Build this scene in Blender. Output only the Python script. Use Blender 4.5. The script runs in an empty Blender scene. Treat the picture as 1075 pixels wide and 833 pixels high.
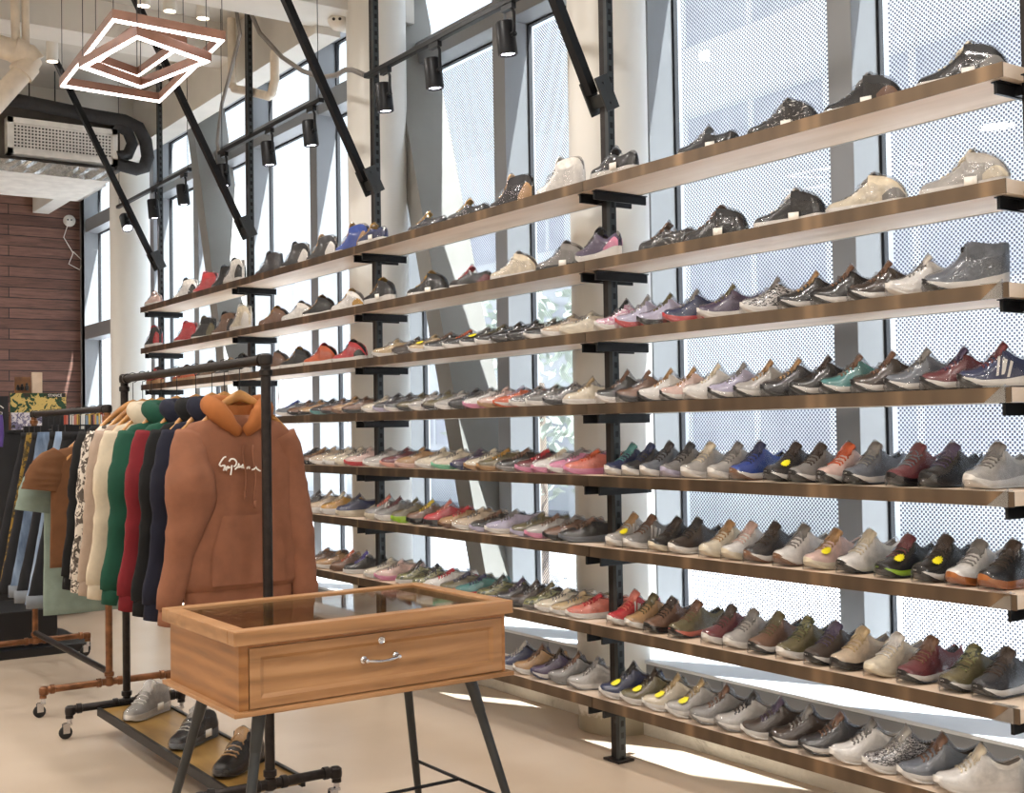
import bpy, bmesh, math, random
from math import sin, cos, pi, radians
from mathutils import Vector, Matrix, noise
random.seed(7)
SC = bpy.context.scene
COL = SC.collection

# ------------------------------------------------------------------ materials
def lin(h):
    h = h.lstrip('#'); o = []
    for i in (0, 2, 4):
        c = int(h[i:i+2], 16) / 255
        o.append(c/12.92 if c <= .04045 else ((c+.055)/1.055)**2.4)
    return (o[0], o[1], o[2], 1)

class NT:
    def __init__(s, name):
        s.m = bpy.data.materials.new(name); s.m.use_nodes = True
        s.t = s.m.node_tree; s.n = s.t.nodes; s.l = s.t.links
        s.b = s.n['Principled BSDF']
    def node(s, k, **kw):
        n = s.n.new(k)
        for a, v in kw.items(): setattr(n, a, v)
        return n
    def link(s, a, b): s.l.new(a, b)
    def coords(s, scale=(1, 1, 1), out='Object', rot=(0, 0, 0)):
        tc = s.node('ShaderNodeTexCoord'); mp = s.node('ShaderNodeMapping')
        mp.inputs['Scale'].default_value = scale; mp.inputs['Rotation'].default_value = rot
        s.link(tc.outputs[out], mp.inputs['Vector']); return mp.outputs['Vector']
    def noise(s, vec, scale, detail=4, rough=.55, dist=0):
        n = s.node('ShaderNodeTexNoise'); n.inputs['Scale'].default_value = scale
        n.inputs['Detail'].default_value = detail; n.inputs['Roughness'].default_value = rough
        n.inputs['Distortion'].default_value = dist
        if vec: s.link(vec, n.inputs['Vector'])
        return n.outputs['Fac']
    def ramp(s, fac, stops, const=False):
        r = s.node('ShaderNodeValToRGB'); e = r.color_ramp.elements
        if const: r.color_ramp.interpolation = 'CONSTANT'
        while len(e) < len(stops): e.new(.5)
        for i, (p, c) in enumerate(stops):
            e[i].position = p; e[i].color = lin(c) if isinstance(c, str) else c
        s.link(fac, r.inputs['Fac']); return r.outputs['Color']
    def math(s, op, a, b=None):
        n = s.node('ShaderNodeMath', operation=op)
        for i, v in enumerate((a, b)):
            if v is None: continue
            if isinstance(v, (int, float)): n.inputs[i].default_value = v
            else: s.link(v, n.inputs[i])
        return n.outputs[0]
    def bump(s, h, strength=.3, dist=.01):
        b = s.node('ShaderNodeBump'); b.inputs['Strength'].default_value = strength
        b.inputs['Distance'].default_value = dist; s.link(h, b.inputs['Height'])
        s.link(b.outputs['Normal'], s.b.inputs['Normal'])
    def base(s, col): s.link(col, s.b.inputs['Base Color'])

M = {}
def plain(name, col, rough=.5, metal=0, vary=.12, scale=8, bump=0, coat=0, bscale=None, spec=None):
    """a solid colour with a little mottling"""
    if name in M: return M[name]
    t = NT(name); c = lin(col)
    v = t.coords()
    f = t.noise(v, scale, 3)
    lo = tuple(max(0, x*(1-vary)) for x in c[:3]) + (1,); hi = tuple(min(1, x*(1+vary)) for x in c[:3]) + (1,)
    t.base(t.ramp(f, [(.3, lo), (.7, hi)]))
    t.b.inputs['Roughness'].default_value = rough; t.b.inputs['Metallic'].default_value = metal
    t.b.inputs['Coat Weight'].default_value = coat
    if spec is not None: t.b.inputs['Specular IOR Level'].default_value = spec
    if bump: t.bump(t.noise(v, bscale or scale*12, 2), bump, .004)
    M[name] = t.m; return t.m

def emit(name, col, strength):
    t = NT(name)
    t.b.inputs['Base Color'].default_value = lin(col)
    t.b.inputs['Emission Color'].default_value = lin(col)
    t.b.inputs['Emission Strength'].default_value = strength
    M[name] = t.m; return t.m

def wood(name, dark, mid, light, scale=(1, 1, 1), ring=14, rough=.4, rot=(0, 0, 0)):
    t = NT(name); v = t.coords(scale, rot=rot)
    n1 = t.noise(v, 3, 6, .6, .6)
    w = t.node('ShaderNodeTexWave', wave_type='RINGS', rings_direction='Y'); w.inputs['Scale'].default_value = ring*.12
    w.inputs['Distortion'].default_value = 7; w.inputs['Detail'].default_value = 3; w.inputs['Detail Scale'].default_value = 1.2
    t.link(v, w.inputs['Vector'])
    f = t.math('ADD', t.math('MULTIPLY', n1, .8), t.math('MULTIPLY', w.outputs['Fac'], .2))
    t.base(t.ramp(f, [(.25, dark), (.5, mid), (.75, light)]))
    t.b.inputs['Roughness'].default_value = rough
    t.bump(n1, .12, .003)
    M[name] = t.m; return t.m

wood('oak', '#815c3a', '#9f744b', '#b2875e', (2.2, .7, 7), 8, .38)
wood('oak_side', '#7a5028', '#966434', '#a97745', (.7, 2.2, 7), 8, .36)
wood('pale_wood', '#cdb49a', '#dcc5ad', '#e6d3bf', (.4, 3, 3), 8, .5)
wood('walnut', '#5b3a22', '#7a5230', '#94683f', (.5, 3, 3), 8, .4)
wood('hanger_wood', '#8a5a2c', '#b07c42', '#c8955a', (3, 3, 3), 8, .3)
wood('board_wood', '#6e5227', '#96743c', '#ad8a4e', (.6, 3, 3), 8, .3)

def plank_wall():
    t = NT('dark_planks'); tc = t.node('ShaderNodeTexCoord'); sp = t.node('ShaderNodeSeparateXYZ')
    t.link(tc.outputs['Object'], sp.inputs[0])
    cb = t.node('ShaderNodeCombineXYZ'); t.link(sp.outputs['Y'], cb.inputs[0]); t.link(sp.outputs['Z'], cb.inputs[1])
    br = t.node('ShaderNodeTexBrick'); br.offset = .37; br.squash = 1
    for k, v in (('Scale', 1), ('Mortar Size', .006), ('Mortar Smooth', .2), ('Brick Width', 2.3), ('Row Height', .135), ('Bias', 0)):
        br.inputs[k].default_value = v
    br.inputs['Color1'].default_value = lin('#755448'); br.inputs['Color2'].default_value = lin('#9b7768')
    br.inputs['Mortar'].default_value = lin('#1d120e')
    t.link(cb.outputs[0], br.inputs['Vector'])
    v = t.coords((1, .8, 9)); g = t.noise(v, 4, 7, .65, .5)
    gr = t.ramp(g, [(.3, '#5d4c46'), (.5, '#b8a49c'), (.75, '#e6d9d2')])
    mx = t.node('ShaderNodeMix', data_type='RGBA', blend_type='MULTIPLY'); mx.inputs['Factor'].default_value = .8
    t.link(br.outputs['Color'], mx.inputs['A']); t.link(gr, mx.inputs['B'])
    t.base(mx.outputs['Result']); t.b.inputs['Roughness'].default_value = .6
    t.bump(br.outputs['Fac'], -.4, .01)
    M['planks'] = t.m
plank_wall()

def floor_mat():
    t = NT('polished_concrete'); v = t.coords()
    a = t.noise(v, .5, 2, .5, .2); b = t.noise(v, 2.0, 3, .5)
    f = t.math('ADD', t.math('MULTIPLY', a, .75), t.math('MULTIPLY', b, .25))
    t.base(t.ramp(f, [(.1, '#ac9a86'), (.9, '#d6c5b2')]))
    t.b.inputs['Roughness'].default_value = .27
    M['floor'] = t.m
floor_mat()

def curb_mat():
    t = NT('worn_white_concrete'); v = t.coords()
    f = t.noise(v, 5, 7, .7, .6)
    t.base(t.ramp(f, [(.2, '#8b8479'), (.4, '#d5d1c7'), (.8, '#ece9e1')]))
    t.b.inputs['Roughness'].default_value = .75; t.bump(f, .4, .02); M['curb'] = t.m
curb_mat()

def column_mat():
    t = NT('cream_column_paint'); tc = t.node('ShaderNodeTexCoord'); sp = t.node('ShaderNodeSeparateXYZ'); t.link(tc.outputs['Object'], sp.inputs[0])
    f = t.noise(t.coords(), 6, 6, .7)
    h = t.math('ADD', sp.outputs['Z'], t.math('MULTIPLY', f, -.2))
    stain = t.ramp(h, [(.0, '#a39a86'), (.03, '#e8e6e0')])
    t.base(stain); t.b.inputs['Roughness'].default_value = .38; M['column'] = t.m
column_mat()

def brass():
    t = NT('brushed_bronze'); v = t.coords((.6, 30, 30)); f = t.noise(v, 3, 3)
    f2 = t.noise(t.coords((2.2, 0, 0)), 2.5, 2)
    t.base(t.ramp(f2, [(.35, '#5f5347'), (.55, '#776553'), (.68, '#a0866b')]))
    t.b.inputs['Metallic'].default_value = .85; t.b.inputs['Roughness'].default_value = .38; t.bump(f, .1, .002); M['brass'] = t.m
brass()

def glass_mat(name, f0, f90, tint=(.93, .97, .985, 1)):
    t = NT(name); t.n.remove(t.b)
    out = [n for n in t.n if n.type == 'OUTPUT_MATERIAL'][0]
    tr = t.node('ShaderNodeBsdfTransparent'); tr.inputs[0].default_value = tint
    gl = t.node('ShaderNodeBsdfGlossy'); gl.inputs['Roughness'].default_value = .02
    lw = t.node('ShaderNodeLayerWeight'); lw.inputs['Blend'].default_value = .5
    f = t.math('ADD', t.math('MULTIPLY', t.math('POWER', lw.outputs['Facing'], 5), f90), f0)
    mx = t.node('ShaderNodeMixShader'); t.link(f, mx.inputs[0]); t.link(tr.outputs[0], mx.inputs[1]); t.link(gl.outputs[0], mx.inputs[2])
    t.link(mx.outputs[0], out.inputs['Surface']); M[name] = t.m
glass_mat('clear_glass', .02, .25); glass_mat('table_glass', .05, .85, (.9, .94, .92, 1))
def frit_mat():
    t = NT('dotted_film'); t.n.remove(t.b)
    out = [n for n in t.n if n.type == 'OUTPUT_MATERIAL'][0]
    tr = t.node('ShaderNodeBsdfTransparent')
    tc = t.node('ShaderNodeTexCoord'); sp = t.node('ShaderNodeSeparateXYZ'); t.link(tc.outputs['Object'], sp.inputs[0])
    k = 2*pi/.0225
    s1 = t.math('COSINE', t.math('MULTIPLY', t.math('ADD', sp.outputs['X'], sp.outputs['Z']), k))
    s2 = t.math('COSINE', t.math('MULTIPLY', t.math('SUBTRACT', sp.outputs['X'], sp.outputs['Z']), k))
    f = t.math('MULTIPLY', t.math('GREATER_THAN', t.math('ADD', s1, s2), .12), .82)
    df = t.node('ShaderNodeBsdfDiffuse'); df.inputs[0].default_value = lin('#77788a')
    m2 = t.node('ShaderNodeMixShader'); t.link(f, m2.inputs[0]); t.link(tr.outputs[0], m2.inputs[1]); t.link(df.outputs[0], m2.inputs[2])
    t.link(m2.outputs[0], out.inputs['Surface']); M['frit'] = t.m
frit_mat()
def slot_mat():
    t = NT('slotted_channel'); tc = t.node('ShaderNodeTexCoord'); sp = t.node('ShaderNodeSeparateXYZ'); t.link(tc.outputs['Object'], sp.inputs[0])
    a = t.math('LESS_THAN', t.math('FRACT', t.math('DIVIDE', sp.outputs['Z'], .055)), .5)
    b = t.math('LESS_THAN', t.math('ABSOLUTE', sp.outputs['Y']), .009)
    f = t.math('MULTIPLY', a, b)
    t.base(t.ramp(f, [(0, '#3a3e40'), (.5, '#060607')], True)); t.b.inputs['Roughness'].default_value = .4; t.b.inputs['Metallic'].default_value = .4; M['channel'] = t.m
slot_mat()

def film_mat():
    t = NT('clear_plastic_film'); t.n.remove(t.b)
    out = [n for n in t.n if n.type == 'OUTPUT_MATERIAL'][0]
    tr = t.node('ShaderNodeBsdfTransparent'); tr.inputs[0].default_value = (.97, .97, .98, 1)
    gl = t.node('ShaderNodeBsdfGlossy'); gl.inputs['Roughness'].default_value = .16
    b = t.node('ShaderNodeBump'); b.inputs['Strength'].default_value = .45; b.inputs['Distance'].default_value = .01
    t.link(t.noise(t.coords(), 17, 2, .5, 1.5), b.inputs['Height']); t.link(b.outputs[0], gl.inputs['Normal'])
    lw = t.node('ShaderNodeLayerWeight'); lw.inputs['Blend'].default_value = .35; t.link(b.outputs[0], lw.inputs['Normal'])
    f = t.math('ADD', t.math('MULTIPLY', lw.outputs['Fresnel'], .5), .035)
    mx = t.node('ShaderNodeMixShader'); t.link(f, mx.inputs[0]); t.link(tr.outputs[0], mx.inputs[1]); t.link(gl.outputs[0], mx.inputs[2])
    t.link(mx.outputs[0], out.inputs['Surface']); M['film'] = t.m
film_mat()
def acrylic_mat():
    t = NT('clear_acrylic'); t.n.remove(t.b)
    out = [n for n in t.n if n.type == 'OUTPUT_MATERIAL'][0]
    tr = t.node('ShaderNodeBsdfTransparent'); tr.inputs[0].default_value = (.86, .88, .9, 1)
    gl = t.node('ShaderNodeBsdfGlossy'); gl.inputs['Roughness'].default_value = .04
    mx = t.node('ShaderNodeMixShader'); mx.inputs[0].default_value = .22; t.link(tr.outputs[0], mx.inputs[1]); t.link(gl.outputs[0], mx.inputs[2])
    t.link(mx.outputs[0], out.inputs['Surface']); M['acrylic'] = t.m
acrylic_mat()

# shoe colours: key -> (hex, word)
PAL = dict(black=('#121113', 'black'), charcoal=('#2f2e31', 'charcoal'), slate=('#6a7079', 'slate grey'), grey=('#85827f', 'grey'), ltgrey=('#b4b0aa', 'light grey'),
 white=('#e6e3de', 'white'), cream=('#ddd2bb', 'cream'), beige=('#cbb79d', 'beige'), sand=('#c3ab82', 'sandy'), tan=('#b08a5e', 'tan'), gold=('#b98a35', 'gold'),
 brown=('#765540', 'brown'), dkbrown=('#38291f', 'dark brown'), olive=('#6a6140', 'olive'), navy=('#252f55', 'navy'), blue=('#2b4899', 'blue'), plum=('#4a3c58', 'plum'),
 purple=('#4b3c9a', 'purple'), teal=('#4f8a88', 'teal'), mint=('#7cc6a0', 'mint'), green=('#3f8a4a', 'green'), lime=('#a7d23c', 'lime'), yellow=('#e2c62e', 'yellow'),
 orange=('#cf5f33', 'orange'), coral=('#dd7d6a', 'coral'), salmon=('#dfa493', 'salmon'), red=('#c0323a', 'red'), maroon=('#6d2f35', 'maroon'), pink=('#d98bab', 'pink'),
 blush=('#dcbdb2', 'pale pink'), lilac=('#b9b4cc', 'lilac'), gum=('#a8642f', 'gum'))
for k, (h, w) in PAL.items():
    plain('knit_'+k, h, .5, 0, .18, 30, .35, .12, 260)
    plain('foam_'+k, h, .42, 0, .06, 20, 0, .2)
def flecked(name, a, b, scale, th=.5):
    t = NT(name); v = t.coords((1, 1, 2.2)); f = t.noise(v, scale, 2, .6, 1.0)
    t.base(t.ramp(f, [(0, a), (th, b)], True)); t.b.inputs['Roughness'].default_value = .5; t.b.inputs['Coat Weight'].default_value = .25
    M[name] = t.m
flecked('knit_zebra', '#222126', '#dcd9d6', 75); flecked('knit_speckle', '#26252a', '#cfcccb', 110, .52)
flecked('knit_pinkzebra', '#c97f9d', '#f0dfe6', 70); flecked('knit_camo', '#39402a', '#8b8a5a', 28, .5); flecked('knit_dots', '#e6e2dc', '#201e20', 60, .36)
PAL.update(zebra=('', 'black and white zebra'), speckle=('', 'speckled grey'), pinkzebra=('', 'pink and white flecked'), camo=('', 'camouflage'), dots=('', 'white-dotted black'))
plain('lining_dark', '#221f1f', .8); plain('lining_light', '#9c948c', .8)
plain('black_metal', '#1c1d20', .42, .5, .15, 20); plain('dark_pipe', '#2c2725', .45, .6, .3, 25, .2); plain('slot_black', '#050506', .8)
plain('copper_pipe', '#80573b', .38, .7, .45, 12, .2); plain('chrome', '#cfcfd2', .18, 1, .05); plain('steel_leg', '#3f4142', .38, .6, .1)
plain('white_paint', '#e7e2d9', .6, 0, .04, 3); plain('concrete_ceiling', '#cdc7bd', .8, 0, .08, 2.5, .2, 0, 20); plain('beam_paint', '#dfdbd4', .7, 0, .05, 3)
plain('frame_grey', '#8d8f92', .45, .25, .04, 3); plain('frame_silver', '#c3cbd2', .4, .25, .04, 3); plain('gasket', '#15161c', .7)
plain('brace_grey', '#8f8d88', .45, .2, .05, 4); plain('sill_white', '#dfe3e8', .5, 0, .05, 2); plain('apron_grey', '#8f9297', .4, .35, .05, 2)
plain('plastic_black', '#17171a', .4); plain('rubber', '#1a1a1b', .7); plain('paper_white', '#eeebe4', .7, 0, .02); plain('sticker_yellow', '#f0e41c', .5)
plain('pendant_wood', '#6e4a38', .5, 0, .15, 10); plain('insulation', '#2b2a2b', .8, 0, .2, 30, .4); plain('duct_white', '#e8e5df', .5); plain('foil', '#c9c6c2', .25, .9, .2, 30, .8, 0, 25)
plain('ac_body', '#55504c', .6, .2); plain('vent_dark', '#2a2624', .8); plain('conduit_grey', '#8b8682', .45, .3); plain('pipe_cream', '#e3d6c4', .45)
emit('led_strip', '#fff1ee', 9); emit('spot_lens', '#f4efff', 14); emit('down_lens', '#fff3e0', 12)

# ------------------------------------------------------------------ mesh building
class MB:
    def __init__(s): s.v = []; s.f = []
    def add(s, vs, fs):
        b = len(s.v); s.v += [tuple(v) for v in vs]; s.f += [tuple(b+i for i in f) for f in fs]
    def box(s, c, d, m=None, bev=0):
        """box centred at c with full size d, optional 3x3/4x4 matrix m about the centre, optional chamfer"""
        bm = bmesh.new(); bmesh.ops.create_cube(bm, size=1)
        for v in bm.verts: v.co = Vector((v.co.x*d[0], v.co.y*d[1], v.co.z*d[2]))
        if bev: bmesh.ops.bevel(bm, geom=bm.edges[:], offset=min(bev, min(d)*.45), segments=2, affect='EDGES', profile=.5)
        c = Vector(c)
        vs = [((m @ v.co) if m else v.co) + c for v in bm.verts]
        bm.verts.index_update(); s.add(vs, [[v.index for v in f.verts] for f in bm.faces]); bm.free()
    def span(s, lo, hi, bev=0): s.box([(a+b)/2 for a, b in zip(lo, hi)], [abs(b-a) for a, b in zip(lo, hi)], None, bev)
    def rings(s, rs, close=True, cap0=True, cap1=True):
        n = len(rs[0]); vs = [p for r in rs for p in r]; fs = []
        for i in range(len(rs)-1):
            for j in range(n if close else n-1):
                k = (j+1) % n; fs.append((i*n+j, i*n+k, (i+1)*n+k, (i+1)*n+j))
        if cap0: fs.append(tuple(reversed(range(n))))
        if cap1: fs.append(tuple((len(rs)-1)*n+j for j in range(n)))
        s.add(vs, fs)
    def tube(s, path, r, seg=10, flat=None):
        """round tube along a path; r number or list; flat=(normal, k) squashes"""
        P = [Vector(p) for p in path]; R = r if isinstance(r, (list, tuple)) else [r]*len(P); rs = []
        prev = None
        for i, p in enumerate(P):
            t = (P[min(i+1, len(P)-1)] - P[max(i-1, 0)]).normalized()
            if prev is None:
                a = Vector((0, 0, 1)) if abs(t.z) < .9 else Vector((1, 0, 0)); u = t.cross(a).normalized()
            else: u = (prev - t*prev.dot(t)).normalized()
            w = t.cross(u); prev = u
            rs.append([p + (u*cos(2*pi*k/seg) + w*sin(2*pi*k/seg))*R[i] for k in range(seg)])
        s.rings(rs)
    def lathe(s, c, prof, seg=24, axis='z'):
        """prof: list of (radius, height)"""
        rs = []
        for r, h in prof:
            ring = []
            for k in range(seg):
                a = 2*pi*k/seg; x, y = r*cos(a), r*sin(a)
                q = (x, y, h) if axis == 'z' else ((h, x, y) if axis == 'x' else (x, h, y))
                ring.append(tuple(c[i]+q[i] for i in range(3)))
            rs.append(ring)
        s.rings(rs)
    def bar(s, a, b, w, h, up=(0, 0, 1)):
        """rectangular bar from a to b"""
        a, b = Vector(a), Vector(b); t = (b-a).normalized(); u = t.cross(Vector(up)).normalized(); v = u.cross(t)
        s.rings([[p + u*(sx*w/2) + v*(sy*h/2) for sx, sy in ((-1, -1), (1, -1), (1, 1), (-1, 1))] for p in (a, b)])
    def mesh(s, name, smooth=False, angle=None):
        me = bpy.data.meshes.new(name); me.from_pydata(s.v, [], s.f); me.update()
        bm = bmesh.new(); bm.from_mesh(me); bmesh.ops.recalc_face_normals(bm, faces=bm.faces[:]); bm.to_mesh(me); bm.free()
        if smooth:
            for p in me.polygons: p.use_smooth = True
            if angle:
                try: me.set_sharp_from_angle(angle=radians(angle))
                except Exception: pass
        return me
    def build(s, name, mat, parent=None, smooth=False, angle=40, local=False):
        if parent is not None and not local:
            o = parent
            off = Vector((0, 0, 0))
            while o is not None: off += o.location; o = o.parent
            s.v = [tuple(Vector(v)-off) for v in s.v]
        return obj(name, s.mesh(name, smooth, angle), mat, parent)

def obj(name, me, mat, parent=None):
    o = bpy.data.objects.new(name, me); COL.objects.link(o)
    if parent is not None: o.parent = parent
    if mat is not None:
        m = M[mat] if isinstance(mat, str) else mat
        if len(me.materials) == 0: me.materials.append(m)
        else:
            o.material_slots[0].link = 'OBJECT'; o.material_slots[0].material = m
    return o
def tag(o, label=None, cat=None, group=None, kind=None):
    if label: o['label'] = label
    if cat: o['category'] = cat
    if group: o['group'] = group
    if kind: o['kind'] = kind
    return o
def thing(name, loc, label, cat, group=None, rz=0):
    o = bpy.data.objects.new(name, None); COL.objects.link(o); o.empty_display_size = .05
    o.location = loc; o.rotation_euler = (0, 0, rz)
    return tag(o, label, cat, group)
def struct(name, mb, mat, parent=None, smooth=False):
    o = mb.build(name, mat, parent, smooth)
    if parent is None: o['kind'] = 'structure'
    return o
def dup(root, loc, rz=None, label=None):
    r = root.copy(); COL.objects.link(r); r.location = loc
    if rz is not None: r.rotation_euler = (0, 0, rz)
    if label: r['label'] = label
    for ch in root.children:
        c = ch.copy(); COL.objects.link(c); c.parent = r
        for g in ch.children:
            d = g.copy(); COL.objects.link(d); d.parent = c
    return r
def itp(tab, t):
    if t <= tab[0][0]: return tab[0][1]
    for (a, x), (b, y) in zip(tab, tab[1:]):
        if t <= b:
            k = (t-a)/(b-a); k = k*k*(3-2*k)*.5 + k*.5
            return x+(y-x)*k
    return tab[-1][1]
LAMP, SUN, SKY, EXPO = 33, 38, 1.7, 0
# ------------------------------------------------------------------ camera
def make_camera():
    yaw, pitch, roll, f = .96202, .02561, -.01602, 1262.82
    fw = Vector((-sin(yaw)*cos(pitch), cos(yaw)*cos(pitch), sin(pitch)))
    rt = Vector((cos(yaw), sin(yaw), 0)); up = rt.cross(fw)
    r2 = rt*cos(roll) + up*sin(roll); u2 = up*cos(roll) - rt*sin(roll)
    cd = bpy.data.cameras.new('camera'); cd.sensor_width = 36; cd.sensor_fit = 'HORIZONTAL'; cd.lens = 36*f/1075
    cd.clip_start = .05; cd.clip_end = 200
    o = bpy.data.objects.new('camera', cd); COL.objects.link(o)
    mw = Matrix((r2, u2, -fw)).transposed().to_4x4(); mw.translation = (0, -3.5444, 1.594)
    o.matrix_world = mw; SC.camera = o
make_camera()

# ------------------------------------------------------------------ room shell
XL, XR, YF, YW, ZC = -16.4, 4.2, -6.6, 1.12, 5.0
mb = MB(); mb.span((XL-.2, YF-.2, -.2), (XR+.2, .6, 0)); struct('floor', mb, 'floor')
mb = MB(); mb.span((XL-.2, YF-.2, ZC), (XR+.2, 1.17, ZC+.2)); struct('ceiling', mb, 'concrete_ceiling')
mb = MB(); mb.span((XL-.2, YF, 0), (XL, .96, ZC)); struct('wall_left', mb, 'planks')
mb = MB(); mb.span((XR, YF, 0), (XR+.2, 1.3, ZC)); struct('wall_right', mb, 'white_paint')
mb = MB(); mb.span((XL, YF-.2, 0), (XR, YF, ZC)); struct('wall_front', mb, 'white_paint')
# the window side: worn concrete kerb, grey apron, white sill
mb = MB(); mb.span((XL, .56, -.2), (XR, 1.3, .17), .015); struct('baseboard_window', mb, 'curb')
mb = MB()
x = XR
while x > XL:
    mb.span((max(XL, x-1.4)+.003, .585, .17), (x-.003, .64, .36)); x -= 1.4
struct('wall_window', mb, 'apron_grey')
mb = MB(); mb.span((XL, .575, .36), (XR, 1.3, .378), .004); struct('trim_sill', mb, 'sill_white')
# mullions, transoms and panes
mb = MB()
XK = [-3.6-1.4*k for k in range(-5, 10)]
for xk in XK:
    mb.span((xk-.14, .9, .378), (xk, 1.10, ZC), .004)
    mb.span((xk-.105, 1.10, .378), (xk-.035, 1.16, ZC))
struct('trim_mullion', mb, 'frame_grey')
mb = MB()
for a, b in zip(XK, XK[1:]):
    mb.span((b, .92, 4.26), (a-.14, 1.11, 4.43), .004); mb.span((b, .95, 4.9), (a-.14, 1.11, ZC)); mb.span((b, .97, .378), (a-.14, 1.11, .43))
mb.span((-16.2, .9, 2.84), (-14.94, 1.11, 3.02), .004); mb.span((-16.4, .9, .378), (-16.2, 1.1, ZC))
struct('trim_transom', mb, 'frame_grey')
n = 0
for a, b in zip(XK, XK[1:]):
    n += 1
    w = MB(); lo, hi = b, a-.14
    for z0, z1 in ((.43, 4.26), (4.43, 4.9)):
        for p, q in (((lo, 1.085, z0), (lo+.014, 1.115, z1)), ((hi-.014, 1.085, z0), (hi, 1.115, z1)), ((lo, 1.085, z0), (hi, 1.115, z0+.014)), ((lo, 1.085, z1-.014), (hi, 1.115, z1))):
            w.span(p, q)
    wn = struct('window_%d' % n, w, 'gasket')
    w = MB(); w.span((lo+.01, 1.095, .44), (hi-.01, 1.103, 4.25)); w.span((lo+.01, 1.095, 4.44), (hi-.01, 1.103, 4.89))
    w.build('pane', 'clear_glass', wn)
    if lo > -8:
        w = MB(); w.span((lo+.05, 1.1045, .47), (hi-.03, 1.1048, 4.22)); w.build('dotted_film', 'frit', wn)
# sloping steel braces of the facade
for i, (xt, xb) in enumerate(((-7.83, -6.45), (-11.82, -10.35), (.2, 1.6))):
    mb = MB(); vs = []
    for z, xx in ((ZC, xt), (.378, xb)):
        vs.append([(xx-.09, .72, z), (xx+.09, .72, z), (xx+.09, 1.08, z), (xx-.09, 1.08, z)])
    mb.rings(vs); struct('trim_brace', mb, 'brace_grey')
# round columns
for cx in (-4.96, -7.53, -13.2):
    mb = MB(); mb.lathe((cx, .57, 0), [(.212, -.1), (.212, 2.5), (.212, ZC)], 48)
    struct('column', mb, 'column', None, True)
# beams under the slab
mb = MB(); mb.span((-16.4, .30, 4.5), (-7.95, .5, ZC)); struct('ceiling_beam', mb, 'beam_paint')
mb = MB(); mb.span((-8.0, -3.5, 4.56), (-7.55, .9, ZC)); struct('ceiling_beam', mb, 'beam_paint')
mb = MB(); mb.span((-9.85, YF, 4.72), (-9.5, .3, ZC)); struct('ceiling_beam', mb, 'beam_paint')
mb = MB(); mb.span((-12.6, YF, 4.78), (-12.2, .3, ZC)); struct('ceiling_beam', mb, 'beam_paint')
mb = MB(); mb.span((-16.4, YF, 4.7), (-15.2, .9, ZC)); struct('ceiling_bulkhead', mb, 'duct_white')

# ------------------------------------------------------------------ shelving
TOPS = [2.757, 2.376, 2.038, 1.698, 1.359, 1.027, .662, .32]
NTH = ['top', 'second', 'third', 'fourth', 'fifth', 'sixth', 'seventh', 'lowest']
PX = [-10.96, -8.843, -6.796, -4.462, -2.25]
BAYS = [(-11.07, -8.845), (-8.841, -6.798), (-6.794, -4.464), (-4.460, -2.262)]
BAYW = ['far end bay', 'bay behind the clothes rack', 'bay right of the hoodie', 'bay nearest the camera']
for r, z in enumerate(TOPS):
    for b, (x0, x1) in enumerate(BAYS):
        t = thing('display_shelf', ((x0+x1)/2, .15, z-.046), f'bronze-edged {NTH[r]} wall shelf in the {BAYW[b]}', 'shelf', 'bronze edged wall shelves')
        n0 = PX[b]+.04; n1 = PX[b+1]-.04; m = MB()      # notched around the uprights
        P_ = [(x0, 0), (x1, 0), (x1, .128), (n1, .128), (n1, .172), (x1, .172), (x1, .3), (x0, .3), (x0, .172), (n0, .172), (n0, .128), (x0, .128)]
        m.rings([[(a, c, h) for a, c in P_] for h in (z-.046, z)]); m.build('board', 'pale_wood', t)
        m = MB(); m.span((x0, -.004, z-.049), (x1, -.0005, z+.001)); m.build('front_edge', 'brass', t)
        m = MB(); m.span((x0, .3005, z-.049), (x1, .304, z+.001)); m.build('rear_edge', 'frame_silver', t)
PW = ['at the far end of the shelves', 'rising behind the clothes rack', 'just right of the brown hoodie', 'right of the wooden display table', 'at the near end of the shelves']
for k, px in enumerate(PX):
    t = thing('shelf_upright', (px, .15, 0), f'black slotted steel upright {PW[k]}', 'shelf post', 'steel uprights of the shoe wall')
    m = MB(); m.span((px-.032, .135, .012), (px+.010, .165, ZC)); m.build('core', 'dark_pipe', t)
    m = MB(); m.span((px+.010, .130, .012), (px+.034, .170, ZC)); m.build('channel', 'channel', t)
    m = MB(); m.span((px-.055, .10, 0), (px+.06, .20, .012), .003); m.build('base_plate', 'dark_pipe', t)
    for z in TOPS:
        for dx in (-.055, .052):
            m = MB(); m.span((px+dx-.006, .02, z-.092), (px+dx+.006, .34, z-.050)); m.span((px+dx-.016, .02, z-.0535), (px+dx+.016, .34, z-.0495))
            m.span((px+dx-.03*(1 if dx > 0 else -1), .12, z-.088), (px+dx, .18, z-.056))
            m.build('bracket', 'black_metal', t)
    m = MB(); m.bar((px-.05, .10, 3.20), (px-.05, -.80, ZC), .045, .05, (1, 0, 0)); m.build('strut', 'black_metal', t)
    a = math.atan2(1.8, -.9); R = Matrix.Rotation(a, 3, 'X')
    m = MB(); m.box((px-.075, .12, 3.19), (.012, .17, .085), R, .003); m.box((px+.04, .12, 3.19), (.012, .17, .085), R, .003); m.box((px-.015, .135, 3.17), (.11, .06, .05), R)
    for dy in (-.05, .05): m.lathe((px+.046, .12+dy*cos(a), 3.19+dy*sin(a)), [(.0, 0), (.009, 0), (.009, .006), (0, .006)], 8, 'x')
    m.build('clamp', 'steel_leg', t)
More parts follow.
